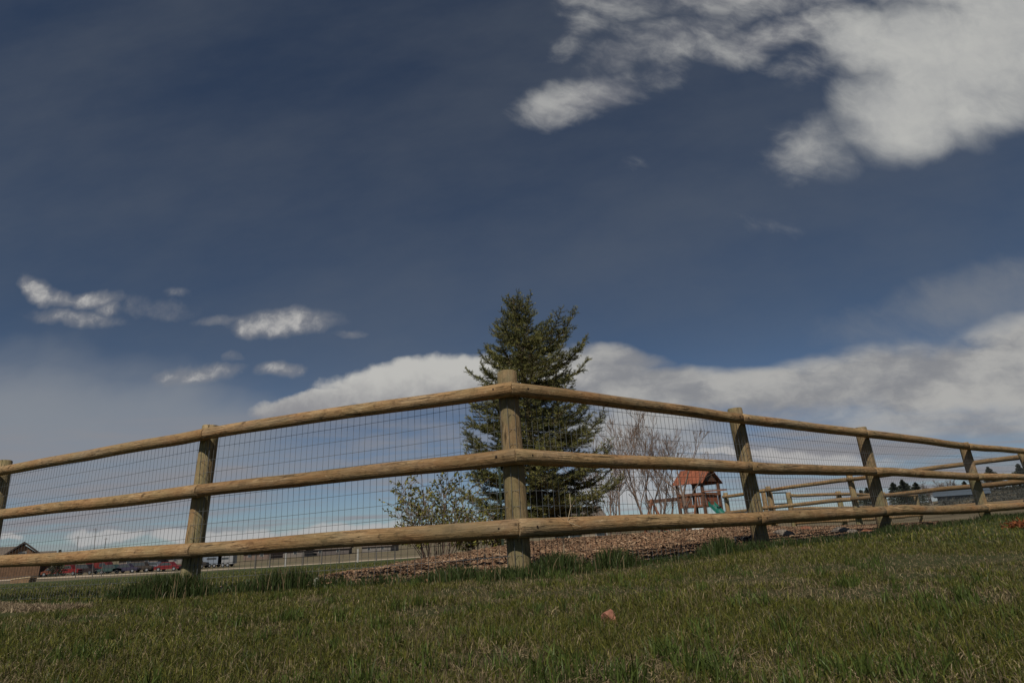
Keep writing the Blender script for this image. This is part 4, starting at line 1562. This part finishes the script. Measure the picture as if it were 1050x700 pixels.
gb = [(948, 492, 90, 'pale grey leafless tree right of the dark conifers'), (962, 490, 95, 'pale grey leafless tree left of the slate blue barn'),
      (976, 487, 100, 'grey leafless tree behind the slate blue barn'), (1000, 483, 100, 'grey leafless tree left of the fourth right-hand post top'),
      (1022, 479, 105, 'grey leafless tree between the two conifers on the rise'), (1034, 481, 98, 'grey leafless tree close beside the right-edge conifer'),
      (1050, 478, 105, 'grey leafless tree cut by the right edge of the picture')]
M_GTW = simple_mat('grey_twigs', (.20, .17, .15), .9, .2, 1)
for i, (px, py, dep, lab) in enumerate(gb):
    rg = np.random.default_rng(90 + i)
    t_ = at(px, py, dep); z0 = gz(t_.x, dep); H = max(2.5, t_.z - z0)
    root = empty('leafless_tree', (t_.x, dep, z0)); tag(root, lab, 'tree', 'grey leafless trees on the right-hand rise')
    S, T = [], []

    def sg(p, d, L, r, lv):
        for q in range(3):
            d = d + rg.normal(0, .12, 3); d /= np.linalg.norm(d)
            p2 = p + d * L / 3
            (T if lv == 0 else S).append((*p, *p2, r, r * .8)); p = p2; r *= .8
            if lv < 4:
                for _ in range(2):
                    k = rg.normal(0, .55, 3); dd = d + k; dd[2] += .15; dd /= np.linalg.norm(dd)
                    sg(p.copy(), dd, L * rg.uniform(.45, .62), max(r * .5, .018), lv + 1 + (rg.random() < .5))
    for s in range(3): sg(np.array([rg.normal(0, .2), 0, -.1]), np.array([rg.normal(0, .25), 0, 1.]), H * .5, .09, 0)
    V, F = tubes_np(np.array(T), 5); np_mesh('trunk', V, F, M_GTW, root)
    V, F = tubes_np(np.array(S), 3); np_mesh('crown', V, F, M_GTW, root)

# brushy slope on the right: scrub that reads as one mass
rg = np.random.default_rng(77)
n = 110000
ang = rg.uniform(.585, .95, n); r = rg.uniform(55, 165, n)
x, y = r * np.sin(ang), r * np.cos(ang)
k = vnoise(x, y, 9.) > .42
x, y = x[k], y[k]; n = len(x)
c = np.stack([x, y, ground(x, y) + rg.uniform(0, 1.3, n) * vnoise(x, y, 7.)], 1)
dr = rg.normal(0, 1, (n, 3)); dr[:, 2] = np.abs(dr[:, 2]); dr /= np.linalg.norm(dr, axis=1)[:, None]
sd = np.cross(dr, rg.normal(0, 1, (n, 3))); sd /= np.linalg.norm(sd, axis=1)[:, None]
L = rg.uniform(.15, .42, n)[:, None]; W = L * .11
V = np.stack([c, c + dr * L * .5 - sd * W, c + dr * L, c + dr * L * .5 + sd * W], 1).reshape(-1, 3)
F = (np.arange(n) * 4)[:, None] + np.array([[0, 1, 2, 3]])
t = rg.random(n)[:, None]
cl = np.array([[.05, .055, .045]]) * (1 - t) + np.array([[.075, .072, .062]]) * t
o = np_mesh('brush', V, [F], M_NEEDLE, col=np.repeat(cl * rg.uniform(.6, 1.3, n)[:, None], 4, axis=0))
tag(o, 'dark grey-green brush covering the rise on the right', 'brush', kind='stuff')
# small tree dot left and far shrubs
bx_ = at(62, 564, 110)
conifer(62, 562, 110, 'small round dark tree right of the ranch house roof', 201, .45)
bpy.data.objects[[o.name for o in COL.objects if o.name.startswith('conifer_tree')][-1]]['group'] = 'dark trees beside the ranch house'

# ------------------------------------------------------------------ sky
W = bpy.data.worlds.new('World'); SC.world = W
W.use_nodes = True
nt = W.node_tree
bg = nt.nodes['Background']
SUN_EL, SUN_AZ = R(48), R(194)
sky = nd(nt, 'ShaderNodeTexSky'); sky.sky_type = 'NISHITA'; sky.sun_disc = False
sky.sun_elevation = SUN_EL; sky.sun_rotation = SUN_AZ
sky.altitude = 1600; sky.air_density = 1.0; sky.dust_density = .15; sky.ozone_density = 2.0
tc = nd(nt, 'ShaderNodeTexCoord')
DIR = tc.outputs['Generated']
sep = nd(nt, 'ShaderNodeSeparateXYZ'); nt.links.new(DIR, sep.inputs[0])
# forward plane coordinates (x/y, z/y) of a sky direction; clouds live there
ysafe = math_n(nt, 'MAXIMUM', sep.outputs[1], .02)
cu = math_n(nt, 'DIVIDE', sep.outputs[0], ysafe); cv = math_n(nt, 'DIVIDE', sep.outputs[2], ysafe)
cb = nd(nt, 'ShaderNodeCombineXYZ'); nt.links.new(cu, cb.inputs[0]); nt.links.new(cv, cb.inputs[1]); cb.inputs[2].default_value = 1.0
CB = cb.outputs[0]
EL0 = math_n(nt, 'ADD', sep.outputs[2], .05)
zs = math_n(nt, 'MAXIMUM', EL0, .03)
pc = nd(nt, 'ShaderNodeCombineXYZ')      # a flat cloud deck overhead, seen at a grazing angle low down
nt.links.new(math_n(nt, 'DIVIDE', sep.outputs[0], zs), pc.inputs[0]); nt.links.new(math_n(nt, 'DIVIDE', sep.outputs[1], zs), pc.inputs[1])
PC = pc.outputs[0]


def cnoise(vec, scale, detail=4., rough=.55, sx=1., sy=1., off=(0, 0), rot=0., color=False, dist=0.):
    v = vec
    if (sx, sy, rot) != (1., 1., 0.) or off != (0, 0):
        if rot:
            a = nd(nt, 'ShaderNodeVectorMath', operation='DOT_PRODUCT'); nt.links.new(vec, a.inputs[0]); a.inputs[1].default_value = (math.cos(rot) * sx, math.sin(rot) * sx, 0)
            b = nd(nt, 'ShaderNodeVectorMath', operation='DOT_PRODUCT'); nt.links.new(vec, b.inputs[0]); b.inputs[1].default_value = (-math.sin(rot) * sy, math.cos(rot) * sy, 0)
            c = nd(nt, 'ShaderNodeCombineXYZ'); nt.links.new(a.outputs['Value'], c.inputs[0]); nt.links.new(b.outputs['Value'], c.inputs[1]); v = c.outputs[0]
            if off != (0, 0):
                m = nd(nt, 'ShaderNodeVectorMath', operation='ADD'); nt.links.new(v, m.inputs[0]); m.inputs[1].default_value = (off[0], off[1], 0); v = m.outputs[0]
        else:
            m = nd(nt, 'ShaderNodeVectorMath', operation='MULTIPLY_ADD'); nt.links.new(vec, m.inputs[0]); m.inputs[1].default_value = (sx, sy, 1); m.inputs[2].default_value = (off[0], off[1], 0)
            v = m.outputs[0]
    n = nt.nodes.new('ShaderNodeTexNoise'); n.noise_dimensions = '2D'
    n.inputs['Scale'].default_value = scale; n.inputs['Detail'].default_value = detail; n.inputs['Roughness'].default_value = rough; n.inputs['Distortion'].default_value = dist
    nt.links.new(v, n.inputs['Vector'])
    return n.outputs[1] if color else n.outputs[0]


def warp(vec, scale, amt, off=(0, 0), detail=2.):
    c = cnoise(vec, scale, detail, off=off, color=True)
    m = nd(nt, 'ShaderNodeVectorMath', operation='MULTIPLY_ADD')
    nt.links.new(c, m.inputs[0]); m.inputs[1].default_value = (amt, amt * .75, 0)
    s = nd(nt, 'ShaderNodeVectorMath', operation='SUBTRACT'); nt.links.new(vec, s.inputs[0]); s.inputs[1].default_value = (.5 * amt, .375 * amt, 0)
    nt.links.new(s.outputs[0], m.inputs[2])
    return m.outputs[0]


P1w = warp(CB, 5.0, .10, detail=3.)
P2w = warp(CB, 14., .035, (7, 2), detail=3.)


def ell(vec, px, py, rx, ry, deg, st=1.):
    """soft ellipse in the sky, st at the centre and 0 at the rim"""
    u, v = uv(px, py)
    u1, v1 = uv(px + 10, py); u2, v2 = uv(px, py - 10)
    su = math.hypot(u1 - u, v1 - v) / 10 * rx; sv = math.hypot(u2 - u, v2 - v) / 10 * ry
    th = math.atan2(v1 - v, u1 - u) + R(deg)
    c, s_ = math.cos(th), math.sin(th)
    a = nd(nt, 'ShaderNodeVectorMath', operation='DOT_PRODUCT'); nt.links.new(vec, a.inputs[0])
    a.inputs[1].default_value = (c / su, s_ / su, -(c * u + s_ * v) / su)
    b = nd(nt, 'ShaderNodeVectorMath', operation='DOT_PRODUCT'); nt.links.new(vec, b.inputs[0])
    b.inputs[1].default_value = (-s_ / sv, c / sv, -(-s_ * u + c * v) / sv)
    b2 = math_n(nt, 'MULTIPLY', b.outputs['Value'], b.outputs['Value'])
    r2 = math_n(nt, 'MULTIPLY_ADD', a.outputs['Value'], a.outputs['Value'], b2)
    return math_n(nt, 'MULTIPLY_ADD', r2, -st / 1.4, st)


def union(lst):
    r = lst[0]
    for q in lst[1:]: r = math_n(nt, 'MAXIMUM', r, q)
    return math_n(nt, 'MAXIMUM', r, -1.5)


def smooth(x, a, b):
    mr = nd(nt, 'ShaderNodeMapRange', interpolation_type='SMOOTHSTEP'); nt.links.new(x, mr.inputs[0])
    mr.inputs[1].default_value = a; mr.inputs[2].default_value = b
    return mr.outputs[0]


def dens(mask, noise, amp, a, b, mul=1.):
    d = smooth(math_n(nt, 'MULTIPLY_ADD', noise, amp, math_n(nt, 'SUBTRACT', mask, amp * .5)), a, b)
    return d if mul == 1. else math_n(nt, 'MULTIPLY', d, mul)


n1 = cnoise(P1w, 6., 7., .62)                                           # billowing
n2 = cnoise(P1w, 6., 7., .60, sx=.85, sy=1.35, rot=R(-24), off=(2, 4))    # streaky
n3 = cnoise(P2w, 24., 5., .6)                                           # small puffs
n4 = cnoise(P2w, 11., 6., .6, sx=.6, sy=1.2)
n5 = cnoise(P2w, 7., 6., .56, sx=.55, sy=1.45, rot=R(3), off=(3, 1))
st1 = cnoise(warp(PC, .5, .9), .62, 6., .6, sx=.55, sy=1.0, off=(4.2, 1.3))
veil = cnoise(CB, 2.2, 6., .58, sx=.6, sy=1.3, rot=R(10), off=(9, 0))

# A: large soft cloud top right and its ragged western strands
big = union([ell(P1w, 975, 60, 105, 70, 30, 1.15), ell(P1w, 925, 112, 78, 52, 30, 1.05), ell(P1w, 1070, 25, 130, 85, 15, 1.15), ell(P1w, 990, 100, 90, 42, 28, .95),
             ell(P1w, 1120, -60, 200, 120, 10, 1.), ell(P1w, 900, 45, 60, 40, 30, .75), ell(P1w, 1040, -20, 150, 60, 0, 1.), ell(P1w, 850, 150, 50, 34, 30, .42)])
strand = union([ell(P1w, 600, 100, 80, 26, 22, 1.1), ell(P1w, 632, 55, 60, 24, 45, .75), ell(P1w, 700, 38, 95, 30, 12, .8), ell(P1w, 800, 32, 110, 24, 24, 1.),
                ell(P1w, 600, 28, 50, 20, 50, .6), ell(P1w, 740, -8, 190, 34, 4, .85), ell(P1w, 680, 72, 70, 22, 22, .55), ell(P1w, 838, 152, 62, 32, 15, .62),
                ell(P1w, 640, 168, 26, 10, 10, .25), ell(P1w, 792, 229, 46, 12, 8, .38), ell(P1w, 850, 60, 60, 40, 20, .6)])
dA = dens(big, math_n(nt, 'MULTIPLY_ADD', n2, .5, math_n(nt, 'MULTIPLY', n1, .5)), 1.1, -.02, 1.0)
dB = dens(strand, n2, 1.9, .16, 1.45, .92)
# C: small cumulus on the left
sm = union([ell(P2w, 40, 298, 26, 10, -38, 1.), ell(P2w, 62, 309, 24, 8, -10, .9), ell(P2w, 92, 308, 34, 9, 6, 1.), ell(P2w, 110, 316, 16, 10, 0, .8), ell(P2w, 78, 326, 50, 8, -6, .7),
            ell(P2w, 292, 330, 54, 14, 2, 1.1), ell(P2w, 256, 334, 20, 12, 0, .9), ell(P2w, 222, 329, 24, 6, 8, .75), ell(P2w, 203, 383, 42, 10, 3, .9),
            ell(P2w, 286, 379, 25, 8, -3, .9), ell(P2w, 362, 342, 16, 5, 0, .6), ell(P2w, 160, 317, 44, 9, -10, .26), ell(P2w, 182, 299, 13, 5, 0, .42), ell(P2w, 236, 366, 9, 6, 0, .42)])
dC = dens(sm, math_n(nt, 'MULTIPLY_ADD', n3, .6, math_n(nt, 'MULTIPLY', n4, .4)), 1.6, -.08, 1.25, .95)
# D: flat-based bank behind the spruce and to the right
bank = union([ell(P2w, 430, 393, 95, 24, 6, 1.2), ell(P2w, 460, 384, 60, 20, 2, 1.), ell(P2w, 345, 408, 80, 12, 10, 1.1), ell(P2w, 520, 385, 90, 20, 0, .95)])
bank2 = union([ell(P1w, 612, 384, 62, 26, -8, 1.1), ell(P1w, 700, 402, 120, 20, -3, 1.1), ell(P1w, 820, 404, 150, 22, 3, 1.1), ell(P1w, 960, 386, 170, 34, 7, 1.2),
               ell(P2w, 640, 367, 48, 12, -10, .85), ell(P1w, 1100, 375, 120, 50, 5, 1.1), ell(P1w, 940, 430, 240, 22, -2, .45), ell(P1w, 660, 436, 100, 30, -5, .65)])
dD = dens(bank, math_n(nt, 'MULTIPLY_ADD', n3, .5, math_n(nt, 'MULTIPLY', n4, .5)), 1.1, -.05, .55)
dE = dens(bank2, n5, .95, -.15, .80, .96)
low = math_n(nt, 'SUBTRACT', 1., smooth(sep.outputs[2], .14, .30))
side = union([ell(CB, 950, 470, 330, 70, 0, .8), ell(CB, 60, 490, 380, 60, 0, .8)])
side = math_n(nt, 'MAXIMUM', side, 0.)
dF = math_n(nt, 'MULTIPLY', smooth(math_n(nt, 'MULTIPLY_ADD', side, .24, st1), .45, .84), low)
dG = dens(union([ell(P1w, 1030, 300, 130, 34, 12, .9), ell(P1w, 960, 330, 120, 26, 6, .5)]), n2, 1.3, -.1, 1.3, .55)
dH = dens(union([ell(P1w, -10, 440, 290, 62, -4, 1.0), ell(P1w, 130, 425, 170, 36, -6, .8), ell(P1w, 30, 380, 170, 22, -8, .25)]), veil, .9, -.35, 1.1, .78)
puff = union([ell(P2w, 108, 550, 44, 7, 2, 1.), ell(P2w, 176, 549, 24, 8, 2, .95), ell(P2w, 2, 550, 22, 4, 0, .8), ell(P2w, 245, 551, 50, 9, 4, .9), ell(P2w, 340, 543, 70, 7, 4, .8), ell(P2w, 440, 541, 60, 6, 3, .7),
              ell(P2w, 745, 463, 42, 4, -3, .9), ell(P2w, 830, 470, 90, 8, -3, .7), ell(P2w, 640, 500, 90, 26, 0, .6)])
dI = dens(puff, n3, .8, .05, .65, .85)
dV = math_n(nt, 'MULTIPLY', smooth(veil, .15, .90), .30)
fwd = smooth(sep.outputs[1], .03, .12)
dBk = math_n(nt, 'MULTIPLY', math_n(nt, 'MULTIPLY', smooth(st1, .5, .7), math_n(nt, 'SUBTRACT', 1., fwd)), .35)

SKYMUL = (.415, .455, .49)
tintc = mixc(nt, smooth(sep.outputs[2], .0, .34), (.50, .59, .70), SKYMUL)
base = mixc(nt, 1., sky.outputs[0], tintc, 'MULTIPLY')
hs = nd(nt, 'ShaderNodeHueSaturation', Saturation=.96, Value=1.03); nt.links.new(base, hs.inputs['Color'])
skyc = hs.outputs[0]


def lay(c, d, colr, front=True):
    if front: d = math_n(nt, 'MULTIPLY', d, fwd)
    return mixc(nt, d, c, colr)


K = 7.2   # radiance of a sunlit cloud in the units of the sky texture
def k3(r, g, b): return (r * K, g * K, b * K)


whiteA = mixc(nt, smooth(n1, .25, .75), k3(.72, .73, .73), k3(.92, .92, .88))
hgt = smooth(cv, .13, .27)
whiteD = mixc(nt, smooth(math_n(nt, 'MULTIPLY_ADD', n3, .06, cv), .235, .31), k3(.50, .50, .53), k3(.95, .94, .90))
whiteE = mixc(nt, smooth(math_n(nt, 'MULTIPLY_ADD', n4, .5, math_n(nt, 'MULTIPLY', n5, .5)), .36, .60), k3(.46, .47, .50), k3(.80, .79, .76))
c = lay(skyc, dV, k3(.30, .325, .35), False)
c = lay(c, dH, k3(.50, .53, .57))
c = lay(c, dF, k3(.48, .48, .52))
c = lay(c, dG, k3(.50, .51, .52))
c = lay(c, dE, whiteE)
c = lay(c, dD, whiteD)
c = lay(c, dI, k3(.85, .83, .82))
c = lay(c, dB, mixc(nt, smooth(n2, .35, .7), k3(.5, .5, .53), k3(.8, .8, .78)))
c = lay(c, dA, whiteA)
c = lay(c, dC, mixc(nt, smooth(math_n(nt, 'MULTIPLY_ADD', n3, .5, math_n(nt, 'MULTIPLY', dC, .5)), .45, .85), k3(.44, .45, .49), k3(.95, .93, .90)))
c = lay(c, dBk, k3(.8, .8, .8), False)
nt.links.new(c, bg.inputs[0])
bg.inputs[1].default_value = .10
W.cycles.sampling_method = 'MANUAL'
W.cycles.sample_map_resolution = 256

sun = bpy.data.lights.new('sun', 'SUN'); sun.energy = 5.0; sun.angle = R(.55); sun.color = (1., .93, .82)
so = bpy.data.objects.new('sun', sun); COL.objects.link(so)
sd_ = Vector((math.sin(SUN_AZ) * math.cos(SUN_EL), math.cos(SUN_AZ) * math.cos(SUN_EL), math.sin(SUN_EL)))
so.rotation_euler = sd_.to_track_quat('Z', 'Y').to_euler()
so.location = (0, -5, 8)

vs = SC.view_settings
vs.view_transform = 'Standard'; vs.look = 'None'; vs.exposure = -0.48; vs.gamma = 1.0
vs.use_curve_mapping = False
SC.cycles.max_bounces = 6
SC.cycles.transparent_max_bounces = 4
